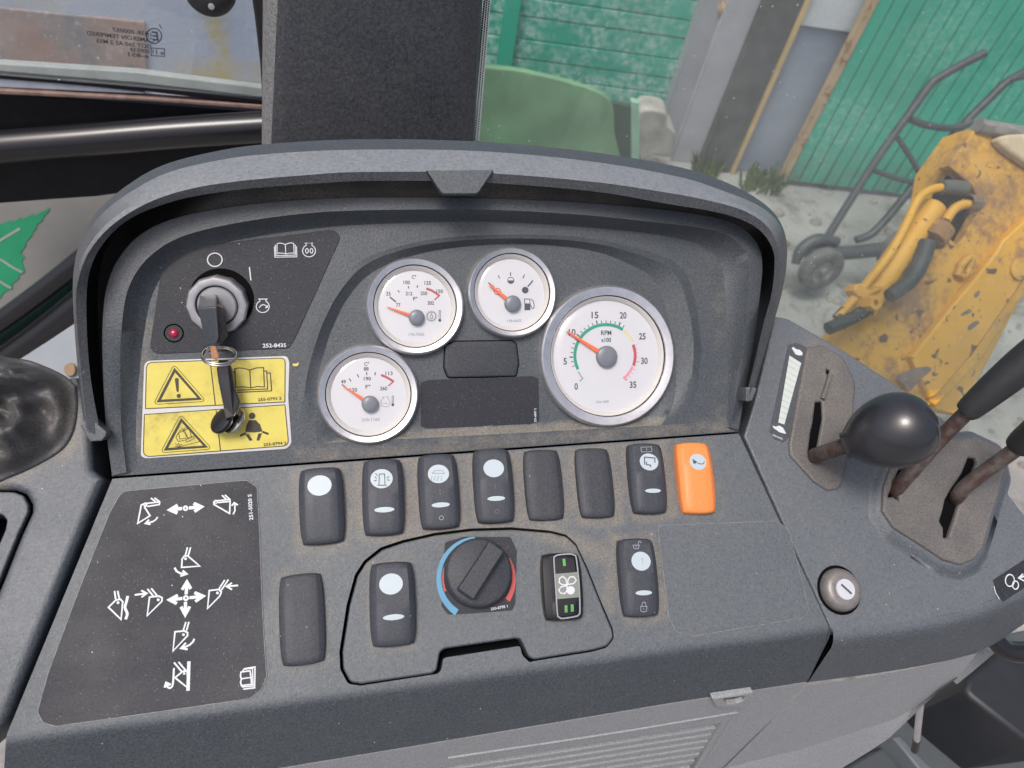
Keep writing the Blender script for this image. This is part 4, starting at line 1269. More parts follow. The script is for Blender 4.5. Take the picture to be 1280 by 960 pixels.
# ================================================================== right lever console
lev = root('lever_console', LOW.w(1100, 620), 'dark grey lever console right of the gauges with slotted plates for three levers', 'console')
rc_px = [(930, 545), (944, 500), (969, 395), (985, 398), (1052, 436), (1137, 492), (1200, 539), (1247, 566), (1262, 619), (1300, 668), (1300, 736), (1280, 734), (1216, 764), (1150, 779), (1043, 793), (1036.5, 783)]
RH = -.002
p1l = fillet(LOW.L([(1007, 435), (1027, 432), (1053, 447), (1068, 480), (1063, 540), (1052, 603), (1046, 612), (1033, 614), (1016, 603), (986, 570), (985, 555)], RH), .004)
p2l = fillet(LOW.L([(1108, 582), (1150, 556), (1213, 548), (1243, 562), (1249, 590), (1234, 640), (1221, 685), (1211, 700), (1194, 707), (1172, 701), (1140, 680), (1110, 661), (1096, 640), (1098, 610)], RH), .004)
def dirt_lev(x, y):
    d = min(seg_d((x, y), LOW.lp(1030, 430), LOW.lp(1060, 540)), seg_d((x, y), LOW.lp(1010, 430), LOW.lp(1040, 435)))
    a = .55 * math.exp(-(d / .008) ** 2)
    d = seg_d((x, y), LOW.lp(1120, 600), LOW.lp(1180, 700))
    return min(1, a + .25 * math.exp(-(d / .012) ** 2) + .05)
slab('console_top', LOW, LOW.L(rc_px, RH), RH, .03, M_SIDE, lev, .0015, [offs(ccw(p1l), -.002), offs(ccw(p2l), -.002)], .005, dirt_lev, hole_depth=.01)
bR = [(1041.5, 789), (1150, 775), (1216, 760), (1280, 730), (1300, 718)]
bB = [(1043, 803.5), (1150, 790), (1217, 774), (1280, 745), (1302, 732)]
bC = [(1010, 853), (1130, 836), (1222, 815), (1280, 780), (1306, 764)]
FPR = FP
def skirt2(name, A, B, C, mat, parent, nd=30, rows=6):
    A, B, C = resample(crom(A, 6), nd), resample(crom(B, 6), nd), resample(crom(C, 6), nd)
    rws = [[] for _ in range(rows + 2)]
    for a, b, c in zip(A, B, C):
        pa, pb, pc = LOW.w(*a, RH + .0002), LOW.w(*b, RH), FPR.w(*c, -.001)
        e = pb + (pc - pb).normalized() * (pb - pa).length * .9
        for i in range(rows + 1):
            s_ = i / rows
            rws[i].append(tuple(pa * (1 - s_) ** 2 + pb * 2 * s_ * (1 - s_) + e * s_ * s_))
        rws[-1].append(tuple(pc))
    return loft(name, rws, mat, parent, None, 60, flip=True)
skirt2('console_skirt', bR, bB, bC, M_SIDE, lev)
# left end wall of the lever console, facing the seam
loft('end_wall', [[tuple(LOW.w(938, 552, RH)), tuple(LOW.w(1037, 784, RH)), tuple(LOW.w(1042.5, 797, RH - .002)), tuple(FPR.w(1010, 853, -.001))], [tuple(LOW.w(930, 552, RH - .03)), tuple(LOW.w(1031, 784, RH - .03)), tuple(LOW.w(1038, 797, RH - .03)), tuple(FPR.w(1007, 853, -.02))]], M_SIDE, lev, None, 40, flip=True)

M_PLATE = plastic('dusty plate plastic', (.105, .100, .096), .55, 1.0, .45, .2, gs=1600)
def raised(name, loop, hole_loops, h, flare, parent):
    loop = ccw(loop)
    n = len(loop)
    V, Fc = [], []
    o = slab(name, LOW, loop, RH + h, h + .004, M_PLATE, parent, .0016, hole_loops, hole_depth=flare)
    return o
sl1 = fillet(LOW.L([(1023, 501), (1031, 500), (1032, 522), (1027, 549), (1024, 566), (1014, 566), (1017, 540), (1020, 527)], .003), .0008)
hl1 = fillet(LOW.L([(1037, 459), (1041, 461), (1041, 466), (1037, 465)], .003), .0006)
pl1 = raised('slot_plate', p1l, [sl1, hl1], .0020, .0018, lev)
tube('slot_groove', [LOW.w(u, v, .0008) for u, v in ((1038, 468), (1033, 485), (1028, 499))], .0018, M_PLATE, lev, 8, sub=1)
sl2 = fillet(LOW.L([(1127, 586), (1139, 587), (1131, 603), (1126, 617), (1128, 626), (1120, 620), (1113, 621), (1119, 606)], .006), .0006)
sl3 = fillet(LOW.L([(1214, 571), (1223, 572), (1225, 577), (1219, 591), (1212, 611), (1211, 621), (1204, 624), (1197, 647), (1191, 664), (1189, 671), (1183, 672), (1183, 660), (1178, 651), (1182, 638), (1185, 624), (1189, 617), (1206, 591)], .006), .0006)
pl2 = raised('slot_plate', p2l, [sl2, sl3], .006, .0030, lev)
# boss below the big plate
c2 = ccw(p2l)
lo2 = offs(c2, .0085)
rws_ = []
for k_ in range(9):
    q_ = k_ / 8
    rws_.append([(x + (a - x) * q_, y + (b - .003 - y) * q_, RH + .0036 + (-.0038) * (q_ * q_ * (3 - 2 * q_))) for (x, y), (a, b) in zip(c2, lo2)])
loft('plate_boss', [r_ + [r_[0]] for r_ in rws_], M_SIDE, lev, LOW.M, 180, flip=True)
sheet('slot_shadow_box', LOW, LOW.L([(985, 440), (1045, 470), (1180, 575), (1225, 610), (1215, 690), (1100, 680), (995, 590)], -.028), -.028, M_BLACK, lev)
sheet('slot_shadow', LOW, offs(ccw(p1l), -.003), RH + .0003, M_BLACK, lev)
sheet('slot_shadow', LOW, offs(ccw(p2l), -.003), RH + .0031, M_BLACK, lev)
# speed strip
zq = zf(820, 390, .1875)
M_STRIP = plastic('strip film', (.055, .062, .072), .5, .8, .05, .4)
st_ = fillet(LOW.L(zq([(880, 222), (930, 205), (1008, 238), (1000, 290), (890, 830), (850, 868), (790, 850), (755, 795), (765, 750)]), RH), .0015)
strip = slab('speed_strip', LOW, st_, RH + .0005, .0006, M_STRIP, lev, .00015)
HQ = RH + .0007
sheet('pale_scale', LOW, LOW.L(zq([(890, 290), (968, 340), (856, 750), (815, 737)]), HQ), HQ, simple('pale scale print', (.50, .55, .52), .5), strip)
lines = []
for k in range(11):
    t_ = (k + .7) / 11.6
    a = (890 + (815 - 890) * t_, 290 + (737 - 290) * t_); b = (968 + (856 - 968) * t_, 340 + (750 - 340) * t_)
    lines.append(zq([a, b]))
symbol('scale_line', LOW, lines, HQ + .0001, M_PALEINK, strip, .00028)
symbol('hare_symbol', LOW, [], HQ, M_WHITE, strip, fills=[zq([(905, 242), (915, 232), (935, 248), (958, 252), (978, 272), (975, 288), (955, 290), (930, 282), (918, 262)])])
symbol('tortoise_symbol', LOW, [], HQ, M_WHITE, strip, fills=[zq([(776, 757), (800, 765), (822, 757), (845, 770), (858, 792), (868, 812), (845, 808), (820, 800), (805, 788), (785, 775)])])
text('printed_number', '250-0781', LOW, zq([(810, 833)])[0], .0011, HQ, M_WHITE, strip, -28, width=.0075)
# barrel lock
bx2, by2 = LOW.lp(1053.5, 737, RH + .004)
BL = LOW.M @ T(bx2, by2, RH)
M_LOCKRING = simple('dusty lock ring', (.20, .19, .18), .45, .3, .2, 300)
bl = lathe('barrel_lock', [(.0133, -.001), (.0133, .0015), (.0128, .0035), (.0120, .0050), (.0108, .0062), (.0085, .0068), (.0072, .0066), (.0004, .0066)], M_LOCKRING, lev, BL, 48, 35, cap=True)
lathe('lock_face', [(.0064, .0066), (.0062, .0073), (.0003, .0074)], simple('white metal face', (.68, .69, .72), .3, .4, .04), bl, BL, 32, 40, cap=True)
slab('key_slot', Plane(BL @ Vector((0, 0, 0)), ex=LOW.ex, ey=LOW.ey), [(-.0008 + .001, .0036), (-.0034, .0036 - .001), (-.0008 + .0018, -.0036), (.0033, -.0032)][:0] or [(-.0030, .0028), (-.0022, .0036), (.0032, -.0026), (.0024, -.0034)], .0078, .0003, M_GREYINK, bl, 0)
lathe('lock_groove', [(.0152, .0002), (.0134, .0004)], M_BLACK, lev, BL, 40)
# padlock label at the right edge
lb = fillet(LOW.L([(1241, 725), (1295, 690), (1300, 722), (1254, 752), (1247, 746)], RH), .001)
lbo = slab('lock_label', LOW, lb, RH + .0005, .0006, M_DECAL, lev, .00015)
zr = zf(980, 640, .23437)
symbol('padlock_symbol', LOW, [{'p': zr(circ(1205, 365, 24, 16, ry=32)), 'c': True}, {'p': zr(circ(1235, 390, 16, 12, ry=22)), 'c': True}], RH + .0007, M_WHITE, lbo, .0008)
symbol('arrow_symbol', LOW, [{'p': zr([(1300, 335), (1262, 350)])}, {'p': zr([(1275, 330), (1252, 352), (1282, 368)])}], RH + .0007, M_WHITE, lbo, .001)
symbol('edge_arc', LOW, [zr([(1120, 395), (1128, 430), (1150, 465)])], RH + .0007, M_WHITE, lbo, .0006)

# lower silver trim of the lever console
top3 = [(1009, 857), (1080, 847), (1150, 834), (1222, 816)]
cre = [(902, 965), (1000, 937), (1125, 897), (1157, 874)]
bot3 = [(905, 1000), (1040, 968), (1108, 926), (1152, 884)]
loft('trim_upper', [[tuple(SP.w(u, v, 0)) for u, v in resample(top3, 14)], [tuple(SP.w(u, v, .001)) for u, v in resample([(905, 960), (1000, 937), (1125, 897), (1197, 846)], 14)]], M_TRIM, lev, None, 60, flip=True)
loft('trim_lower', [[tuple(SP.w(u, v, .001)) for u, v in resample([(905, 960), (1000, 937), (1125, 897), (1197, 846)], 14)], [tuple(SP.w(u, v, .002 + .012 * (1 - i_ / 13))) for i_, (u, v) in enumerate(resample([(880, 1010), (1040, 968), (1108, 926), (1152, 884), (1168, 868), (1196, 848)], 14))]], M_TRIM, lev, None, 60, flip=True)
slab('trim_bracket', SP, SP.L([(1221, 818), (1250, 811), (1218, 838), (1196, 856), (1192, 852)], -.012), -.012, .004, M_TRIM, lev, .0006)

# ================================================================== levers
M_KNOB = simple('polished black knob', (.022, .023, .027), .27, 0, .2, 80, .04, 700, .6, .1)
l1 = root('lever', LOW.w(1016, 568), 'short lever with a shiny egg shaped black knob in the left slot', 'lever')
b0 = LOW.w(1014, 572, -.014)
b1 = LOW.w(1020, 569, .004)
k0 = LOW.w(1060, 556, .036)
kc = LOW.w(1112, 540, .052)
tube('rod', [b0, b1, k0, kc], [.0052, .0050, .0050, .0050], M_ROD, l1, 16, sub=1)
ax = (kc - k0).normalized()
q_ = ax.to_track_quat('Z', 'Y').to_matrix().to_4x4()
dk = ((k0 + kc) / 2 - CAM).length
KMx = Matrix.Translation(kc) @ q_
prof = []
for i in range(25):
    z = -1 + 2 * i / 24
    # egg: narrow collar at the rod end, blunt at the free end
    r_ = math.sqrt(max(0, 1 - z * z)) * (1 + .16 * z)
    if z < -.35:
        r_ = max(r_, .36 + .28 * (z + 1))
    prof.append((max(.0002, .0225 * r_), .027 * z))
prof = [(.0055, -.0272)] + prof
lathe('knob', prof, M_KNOB, l1, KMx, 48, 60, cap=True)
M_GRIP = simple('matt black grip', (.022, .022, .024), .5, 0, .2, 120, .2, 500)
def lever_b(pts, grip, label, rr=.0048):
    o = root('lever', pts[0], label, 'lever')
    tube('rod', pts, rr, M_ROD, o, 14, sub=4)
    tube('grip', grip[0], grip[1], M_GRIP, o, 28, sub=5)
    return o
lever_b([LOW.w(1110, 625, -.014), LOW.w(1122, 609, .004), LOW.w(1175, 549, .034), LOW.w(1222, 502, .062)],
        ([LOW.w(1207.5, 515, .055), LOW.w(1209, 514, .0555), LOW.w(1213, 510.5, .0575), LOW.w(1240, 487.5, .070), LOW.w(1277, 457, .086), LOW.w(1312, 430, .100)], [.0058, .0068, .0076, .0092, .0106, .0112]),
        'tall lever with a long tapered black grip behind the egg shaped knob')
lever_b([LOW.w(1186, 630, -.014), LOW.w(1197, 620, .006), LOW.w(1207, 608, .014), LOW.w(1240, 583, .030), LOW.w(1290, 547, .055)],
        ([LOW.w(1274, 558, .046), LOW.w(1275.5, 557, .0465), LOW.w(1280, 553, .05), LOW.w(1310, 530, .07)], [.0068, .0080, .0090, .0105]),
        'rusty lever rod in the far right slot with its black grip cut by the frame')

# ================================================================== keys
LMi = LM
def box_w(name, M, x0, x1, y0, y1, z0, z1, mat, parent, bev=.001, taper=1.0, label=None):
    pl = Plane((0, 0, 0)); pl.M = M
    return slab(name, pl, fillet([(x0, y0), (x1, y0), (x1, y1), (x0, y1)], bev * 1.2), z1, z1 - z0, mat, parent, bev, open_bottom=False)
M_KEYBOW = plastic('key bow plastic', (.045, .050, .060), .38, .4, .1, .3)
key = root('ignition_key', LM @ Vector((0, 0, .006)), 'black ignition key standing in the silver lock', 'key')
# bow: a thick plastic head, its edge face to the viewer, leaning down
def hexa(name, top, botm, mat, parent, M=None, label=None):
    V = [tuple(p) for p in top] + [tuple(p) for p in botm]
    n = len(top)
    Fc = [tuple(range(n)), tuple(reversed(range(n, 2 * n)))] + [(i, n + i, n + (i + 1) % n, (i + 1) % n) for i in range(n)]
    Fc = [tuple(reversed(f)) for f in Fc]
    o = mk(name, V, Fc, mat, parent, M, None, label)
    bm = bmesh.new(); bm.from_mesh(o.data)
    bmesh.ops.recalc_face_normals(bm, faces=bm.faces)
    bmesh.ops.bevel(bm, geom=list(bm.edges), offset=.0007, segments=2, affect='EDGES', profile=.6)
    bm.to_mesh(o.data); bm.free()
    return o
hK = .028
hexa('key_head', [UP.w(*za_(p)[0], h_) for p, h_ in (((380, 515), hK), ((497, 508), hK), ((508, 700), hK - .004), ((490, 745), hK - .006), ((428, 745), hK - .006))],
     [UP.w(*za_(p)[0], h_) for p, h_ in (((392, 440), .006), ((492, 428), .006), ((545, 560), .006), ((560, 690), .006), ((470, 700), .006))], M_KEYBOW, key)
hexa('key_shank', [UP.w(*za_(p)[0], h_) for p, h_ in (((490, 500), .018), ((540, 520), .016), ((568, 690), .014), ((520, 745), .016))],
     [UP.w(*za_(p)[0], h_) for p, h_ in (((490, 480), .006), ((535, 500), .006), ((560, 660), .006), ((520, 700), .006))], simple('brown worn key', (.075, .062, .052), .45, .2, .3, 500), key)
t = None
# ring
rp = UP.w(*zw_((514, 78))[0], .014)
rn = (UP.n * .55 + UP.ey * .8 + UP.ex * .1).normalized()
qr = rn.to_track_quat('Z', 'Y').to_matrix().to_4x4()
def torus(name, M, Rr, r_, mat, parent, n=48, m=10):
    V, Fc = [], []
    for i in range(n):
        a = 2 * math.pi * i / n
        for j in range(m):
            b = 2 * math.pi * j / m
            V.append(((Rr + r_ * math.cos(b)) * math.cos(a), (Rr + r_ * math.cos(b)) * math.sin(a), r_ * math.sin(b)))
    for i in range(n):
        for j in range(m):
            a, b = i * m + j, i * m + (j + 1) % m
            c, d_ = ((i + 1) % n) * m + (j + 1) % m, ((i + 1) % n) * m + j
            Fc.append((a, d_, c, b))
    return mk(name, V, Fc, mat, parent, M, 80)
M_RING = simple('nickel wire', (.62, .60, .57), .22, 1, .1, 300)
ring = root('key_ring', rp, 'split steel ring joining the two black keys', 'key ring')
torus('ring_coil', Matrix.Translation(rp) @ qr, .0088, .0006, M_RING, ring)
torus('ring_coil', Matrix.Translation(rp + rn * .0012) @ qr, .0087, .0006, M_RING, ring)
hexa('orange_tape', [UP.w(*zw_(p)[0], .0215) for p in ((455, 18), (490, 10), (512, 78), (498, 98), (466, 88))], [UP.w(*zw_(p)[0], .0185) for p in ((455, 18), (490, 10), (512, 78), (498, 98), (466, 88))], simple('brown tape', (.34, .15, .075), .6, 0, .25, 500), ring)
# second key hanging from the ring
fob = root('hanging_key', UP.w(*zw_((560, 300))[0], .004), 'second black key hanging from the ring over the yellow decal', 'key')
strap_o = [(496, 150), (508, 98), (566, 98), (588, 150), (612, 290), (641, 352), (604, 446), (550, 466), (538, 390), (506, 230)]
strap_h = [.013, .014, .014, .012, .012, .012, .0135, .0135, .013, .013]
hexa('fob_strap', [UP.w(*zw_(p)[0], h_) for p, h_ in zip(strap_o, strap_h)], [UP.w(p[0] , p[1], h_ - .0045) for p, h_ in zip([zw_((x + 6, y + 2))[0] for x, y in strap_o], strap_h)], M_GLOSSBLACK, fob)
def disc(name, cpx, h, rx, ry, rot, thick, mat, parent, nrm):
    c = UP.w(*cpx, h)
    q = nrm.to_track_quat('Z', 'Y').to_matrix().to_4x4() @ Matrix.Rotation(R(rot), 4, 'Z')
    return lathe(name, [(rx * .02, thick / 2), (rx * .8, thick / 2), (rx * .94, thick * .42), (rx, thick * .2), (rx, -thick * .2), (rx * .94, -thick * .42), (rx * .02, -thick / 2)][::-1], mat, parent, Matrix.Translation(c) @ q @ Matrix.Diagonal((1, ry / rx, 1, 1)), 36, 40)
nd = (UP.n * .75 - UP.ex * .50 + UP.ey * .42).normalized()
disc('fob_disc', zw_((530, 474))[0], .0072, .0062, .0076, 25, .0034, M_GLOSSBLACK, fob, nd)
disc('fob_back', zw_((600, 472))[0], .0056, .0068, .0080, 25, .0026, M_RING, fob, nd)
symbol('fob_marks', UP, [zw_((500, 470), (520, 440)), zw_((512, 480), (535, 448)), zw_((522, 492), (548, 456))], .0140, M_PALEINK, fob, .0003) if False else None

# ================================================================== left side console
sid = root('side_console', LOW.w(60, 650), 'grey side console left of the gauges with a grooved corner', 'console')
LH = .005
ls_px = [(128, 598), (124, 594), (115, 586), (114, 560), (112, 520), (95, 470), (-40, 480), (-120, 700), (-160, 960), (-60, 960), (3, 905)]
gr_px = [(-20, 611), (18, 612), (31, 617), (38, 630), (38, 640), (25, 668), (-12, 760), (-60, 860), (-90, 860)]
def dirt_sid(x, y):
    d = seg_d((x, y), LOW.lp(-10, 605, LH), LOW.lp(80, 555, LH))
    a = .75 * math.exp(-(d / .007) ** 2)
    d = seg_d((x, y), LOW.lp(80, 560, LH), LOW.lp(108, 500, LH))
    return min(1, a + .5 * math.exp(-(d / .006) ** 2) + .03)
gl_ = fillet(LOW.L(gr_px, LH), .004)
slab('console_top', LOW, fillet(LOW.L(ls_px, LH), [.001, .001, .004, .003, 0, 0, 0, 0, 0, 0, 0]), LH, .03, M_SIDE, sid, .0042, [gl_], .006, dirt_sid, hole_depth=.003, seg=5)
gi = offs(ccw(gl_), -.0012)
slot_l = fillet(LOW.L([(-40, 640), (2, 643), (8, 650), (6, 662), (-30, 745)], LH), .003)
slab('inset_panel', LOW, gi, LH - .0004, .003, M_SIDE, sid, .0009, [slot_l], hole_depth=.02)
sheet('slot_floor', LOW, LOW.L([(-90, 560), (60, 560), (40, 760), (-110, 800)], LH - .021), LH - .021, M_BLACK, sid)

# rubber boot on the side console
boot = root('rubber_boot', LOW.w(10, 540, LH), 'creased black rubber gaiter on the left side console', 'gaiter')
bc = Vector(LOW.lp(-18, 520, LH))
nb = 120
rows = []
edge_px = [(95, 482), (97, 510), (92, 540), (78, 562), (50, 580), (15, 596), (-30, 610), (-110, 600), (-150, 520), (-120, 440), (-40, 436), (10, 447), (40, 452), (78, 468)]
ed = resample(crom(edge_px + [edge_px[0]], 8), nb + 1)[:nb]
prof_b = [(1.0, .0), (1.0, .0016), (.975, .0024), (.93, .0042), (.90, .0075), (.83, .0160), (.74, .0215), (.62, .0265), (.50, .032), (.38, .038), (.26, .043), (.14, .047)]
prof_b = prof_b[:2] + resample(crom(prof_b[2:], 5), 34)
for j, (k, hh) in enumerate(prof_b):
    row = []
    for i, (u, v) in enumerate(ed):
        x, y = LOW.lp(u, v, LH)
        a = math.atan2(y - bc.y, x - bc.x)
        f = ss(.0, .35, 1 - k) * ss(1.0, .75, 1 - k)
        wv = .9 - 1.5 * abs(math.sin(a * 2.5 + .5 + 2.2 * k)) ** .7 + .55 * (.6 - abs(math.sin(a * 4 - 1.1 + 5 * k))) + .45 * (.6 - abs(math.sin(k * 7 + 1.5 * math.sin(a * 2))))
        X_, Y_ = bc.x + (x - bc.x) * k, bc.y + (y - bc.y) * k
        nz = lambda sc, o_: mnoise.noise(Vector((X_ * sc + .6 * math.sin(Y_ * 60), Y_ * sc * 1.3, o_)))
        wv += 1.1 * (.35 - abs(nz(34, 2.0)) * 1.6) + .5 * (.3 - abs(nz(75, 5.0)) * 1.4)
        row.append((bc.x + (x - bc.x) * k, bc.y + (y - bc.y) * k, LH + hh * .55 + .0105 * f * wv))
    rows.append(row)
loft('gaiter_skin', rows, M_RUBBER, boot, LOW.M, 180, closed=True, flip=True)

# ================================================================== cab pillar, windows
GP_Y = .50
PIL = Plane(atd(460, 178, .60), ey=Vector((0, .22, .975)))
pil = root('cab_pillar', PIL.w(460, 185), 'wide black textured plastic pillar standing behind the gauge hood', 'pillar')
M_PILLAR = plastic('pillar plastic', (.042, .046, .053), .42, 1.3, .05, .5, gs=620, speck_scale=300)
M_PILLARLIT = plastic('lit pillar plastic', (.15, .155, .158), .5, 1.2, .15, .3, gs=900)  # paler left chamfer: dust and the light falling on it, put into colour
def prow(h, pts):
    return [PIL.lp(u, v, h) + (h,) for u, v in pts]
def pcol(u0, v0, u1, v1, h, n=10):
    return prow(h, [(u0 + (u1 - u0) * i / n, v0 + (v1 - v0) * i / n) for i in range(n + 1)])
chamferP = [pcol(329, -60, 327, 200, -.05), pcol(329, -60, 327, 200, -.012), pcol(332, -60, 328.5, 200, -.008), pcol(342, -60, 332, 200, -.004), pcol(350, -60, 338, 200, -.001)]
loft('lit_chamfer', chamferP, M_PILLARLIT, pil, PIL.M, 40)
colsP = [pcol(350, -60, 338, 200, -.0012), pcol(354, -60, 346, 200, .001), pcol(364, -60, 360, 200, .003), pcol(470, -60, 468, 200, .004), pcol(572, -60, 567, 200, .003), pcol(584, -60, 574, 200, .001), pcol(594, -60, 583, 200, -.003), pcol(603, -60, 590, 200, -.007), pcol(607, -60, 591.5, 200, -.014), pcol(607, -60, 591.5, 200, -.05)]
loft('pillar_cover', colsP, M_PILLAR, pil, PIL.M, 30, flip=False)
slab('edge_seal', PIL, PIL.L([(306, -60), (332, -60), (332, 190), (325, 80), (318, 20)], -.02), -.02, .01, M_GLOSSBLACK, pil, .002)

# right window glass with the dotted border
GL = Plane(atd(600, 120, .66), ey=Vector((0, .12, .99)))
win = root('side_window', GL.w(600, 190), 'dusty greenish window pane right of the pillar with a dotted border', 'window')
slab('glass_pane', GL, GL.L([(588, -90), (1500, -90), (1500, 560), (588, 520)]), 0, .004, M_GLASS, win, 0, open_bottom=False)
V, Fc = [], []
for r_ in range(64):
    for c_ in range(3):
        v = -4 + r_ * 3.0 + (1.5 if c_ % 2 else 0)
        u = 607 - (v / 176) * 15 + c_ * 3.0 - 1.5
        x, y = GL.lp(u, v, .0006)
        rr = .00100 * (1 - .12 * c_)
        b = len(V)
        V += [(x + rr * math.cos(R(60 * k)), y + rr * math.sin(R(60 * k)), .0006) for k in range(6)]
        Fc.append(tuple(range(b, b + 6)))
mk('dot_border', V, Fc, M_GLOSSBLACK, win, GL.M, None, None, 'stuff')
t = NT('pale frit band')
M_FRIT = t.done(t.bsdf((.62, .70, .68), .4))
sheet('pale_band', GL, GL.L([(604, -30), (616, -30), (599, 176), (588, 176)], .0004), .0004, M_FRIT, win)

# left front window: pane with mirrored marking
FW = Plane(atd(160, 100, .62), ey=Vector((0, .1, .99)))
fw = root('front_window', FW.w(160, 170), 'front window pane left of the pillar with mirrored printed marking', 'window')
slab('glass_pane', FW, FW.L([(-120, -90), (327, -90), (327, 122), (-120, 84)]), 0, .004, M_GLASS_CLEAN, fw, 0, open_bottom=False)
for s_, px, wpx in (('43R-000057', (163, 39.5), 38), ('CAMERON TEMPERED', (151, 46), 71), ('DOT 260 AS 2 M55', (155, 54.5), 58), ('000538', (175, 63), 21), ('e-851', (173, 69), 22)):
    text('glass_marking', s_, FW, px, .0032, .0006, M_GREYINK, fw, -4, True, wpx / 900 * .64)
symbol('approval_circle', FW, [{'p': circ(192.5, 45, 9.5, 24), 'c': True}], .0006, M_GREYINK, fw, .0009)
text('glass_marking', 'E', FW, (194, 45), .0072, .0006, M_GREYINK, fw, -4, True)
text('glass_marking', '11', FW, (187, 43.5), .0030, .0006, M_GREYINK, fw, -4, True)
symbol('approval_box', FW, [{'p': [(189, 60), (205.5, 61), (205.5, 70.5), (189, 69.5)], 'c': True}], .0006, M_GREYINK, fw, .0007)
text('glass_marking', 'e 11', FW, (197.5, 65.2), .0034, .0006, M_GREYINK, fw, -4, True, .0085)
text('glass_marking', '1', FW, (200.5, 33), .0036, .0006, M_GREYINK, fw, 20, True)

# round black cap at the top edge
cap = root('mirror_knob', atd(262, -40, .58), 'round black plastic knob at the top edge left of the pillar', 'knob')
cw = atd(262, -14, .58)
tube('stem', [cw + Vector((0, .02, .05)), cw + Vector((0, .005, .01)), cw], .008, M_GLOSSBLACK, cap, 14, sub=1)
cn = (CAM - cw).normalized()
CM = Matrix.Translation(cw) @ cn.to_track_quat('Z', 'Y').to_matrix().to_4x4()
lathe('knob_head', [(.0200, -.012), (.0205, -.004), (.0195, .002), (.016, .006), (.010, .008), (.0003, .0085)], M_GRIP, cap, CM, 36, 50, cap=True)
sc_ = CM @ Matrix.Translation((-.001, -.0125, .0072))
lathe('screw', [(.0026, .0), (.0024, .0012), (.0003, .0014)], M_STEEL, cap, sc_, 12, 40, cap=True)

# ================================================================== left background: bars, bonnet panel, leaf
LB = Plane(atd(160, 210, .78), ey=Vector((0, .18, .98)))
wf = root('window_frame', LB.w(160, 230), 'black lower window frame with a glossy round rail left of the hood', 'window frame')
M_FRAMEBLACK = simple('frame black paint', (.006, .006, .008), .5, 0, .4, 60, .1, 200, .25)
slab('frame_panel', LB, LB.L([(-100, 108), (0, 116), (345, 142), (345, 215), (120, 246), (60, 250), (-100, 262)], -.02), -.02, .03, M_FRAMEBLACK, wf, .002)
tube('rail', [LB.w(u, v, .0) for u, v in ((-80, 192), (0, 184), (100, 176), (220, 166), (345, 158))], .0165, M_GLOSSBLACK, wf, 24)
for px, h_, mt in (([(-100, 86), (0, 92), (170, 106), (330, 124), (345, 130), (345, 134), (170, 113), (0, 98), (-100, 93)], -.010, M_FRAMEBLACK), ([(-100, 95), (0, 98.5), (100, 106), (180, 115), (180, 118), (0, 110), (-100, 104)], -.012, simple('pale seal', (.36, .40, .46), .4)), ([(-100, 104), (0, 112), (180, 122), (345, 133), (345, 139), (180, 127), (0, 118.5), (-100, 112)], -.008, simple('rusty seal', (.20, .13, .11), .6, 0, .35, 90)), ([(-100, 76), (0, 79), (170, 90), (345, 112), (345, 124), (170, 104), (0, 90), (-100, 84)], -.014, simple('dusty sill', (.34, .36, .33), .6, 0, .18, 40))):
    slab('sill_strip', LB, LB.L(px, h_), h_, .012, mt, wf, .0015)
for px, mt, rr in (([(-60, 440), (0, 402), (60, 358), (110, 318)], M_GLOSSBLACK, .012), ([(-60, 492), (0, 455), (60, 412), (110, 372)], M_GLOSSBLACK, .019), ([(-20, 482), (35, 449), (70, 422), (110, 392)], M_GLOSSBLACK, .0045)):
    tube('rubber_seal', [LB.w(u, v, -.03) for u, v in px], rr, mt, wf, 16)
slab('seal_gap_panel', LB, LB.L([(-60, 440), (110, 330), (110, 420), (-60, 520)], -.05), -.05, .004, simple('green black panel', (.03, .07, .06), .25), wf, 0)
# pale machine panel with the leaf
PB = Plane(atd(40, 320, .95), ey=Vector((0, .5, .86)))
bon = root('bonnet_panel', PB.w(40, 400), 'grey machine panel with a green leaf print seen low at the left', 'panel')
M_BONNET = simple('dusty grey paint', (.19, .19, .18), .5, 0, .14, 14, .1, 120)
slab('panel_sheet', PB, PB.L([(-140, 240), (160, 240), (160, 420), (-140, 470)]), 0, .02, M_BONNET, bon, .001)
zl = zf(0, 230, .25)
leaf = [(-120, 210), (0, 200), (60, 180), (66, 190), (105, 165), (108, 178), (165, 148), (168, 160), (250, 118), (245, 135), (212, 170), (215, 182), (180, 205), (184, 222), (160, 240), (166, 252), (128, 290), (132, 305), (102, 345), (126, 368), (108, 385), (126, 440), (95, 455), (98, 470), (60, 500), (62, 522), (20, 540), (0, 572), (-120, 620)]
sheet('leaf_print', PB, PB.L(zl(leaf), .0008), .0008, simple('leaf green', (.012, .24, .11), .45, 0, .1, 40), bon)
M_VEIN = simple('leaf vein', (.28, .30, .28), .5)
for s_ in ([(-60, 320), (20, 270), (100, 222)], [(-40, 355), (15, 385), (60, 415), (112, 442)], [(-40, 460), (0, 488), (55, 522)]):
    symbol('leaf_vein', PB, [zl(s_)], .0012, M_VEIN, bon, .003)
# pale lower panel behind the boot
PC = Plane(atd(70, 440, .80), ey=Vector((0, .75, .66)))
pp = root('sheet_metal', PC.w(70, 455), 'pale blue grey sheet between the boot and the hood', 'panel')
slab('panel_sheet', PC, PC.L([(-20, 480), (20, 452), (62, 425), (130, 380), (130, 500), (0, 500)]), 0, .01, simple('pale blue paint', (.24, .27, .30), .45, 0, .06, 30), pp, .001)
slab('brown_clip', PC, crom(PC.L([(80, 459), (87, 454), (94, 458), (93, 468), (84, 470)], .004), 4, True), .005, .004, simple('tan clip', (.26, .17, .10), .6), pp, .001)

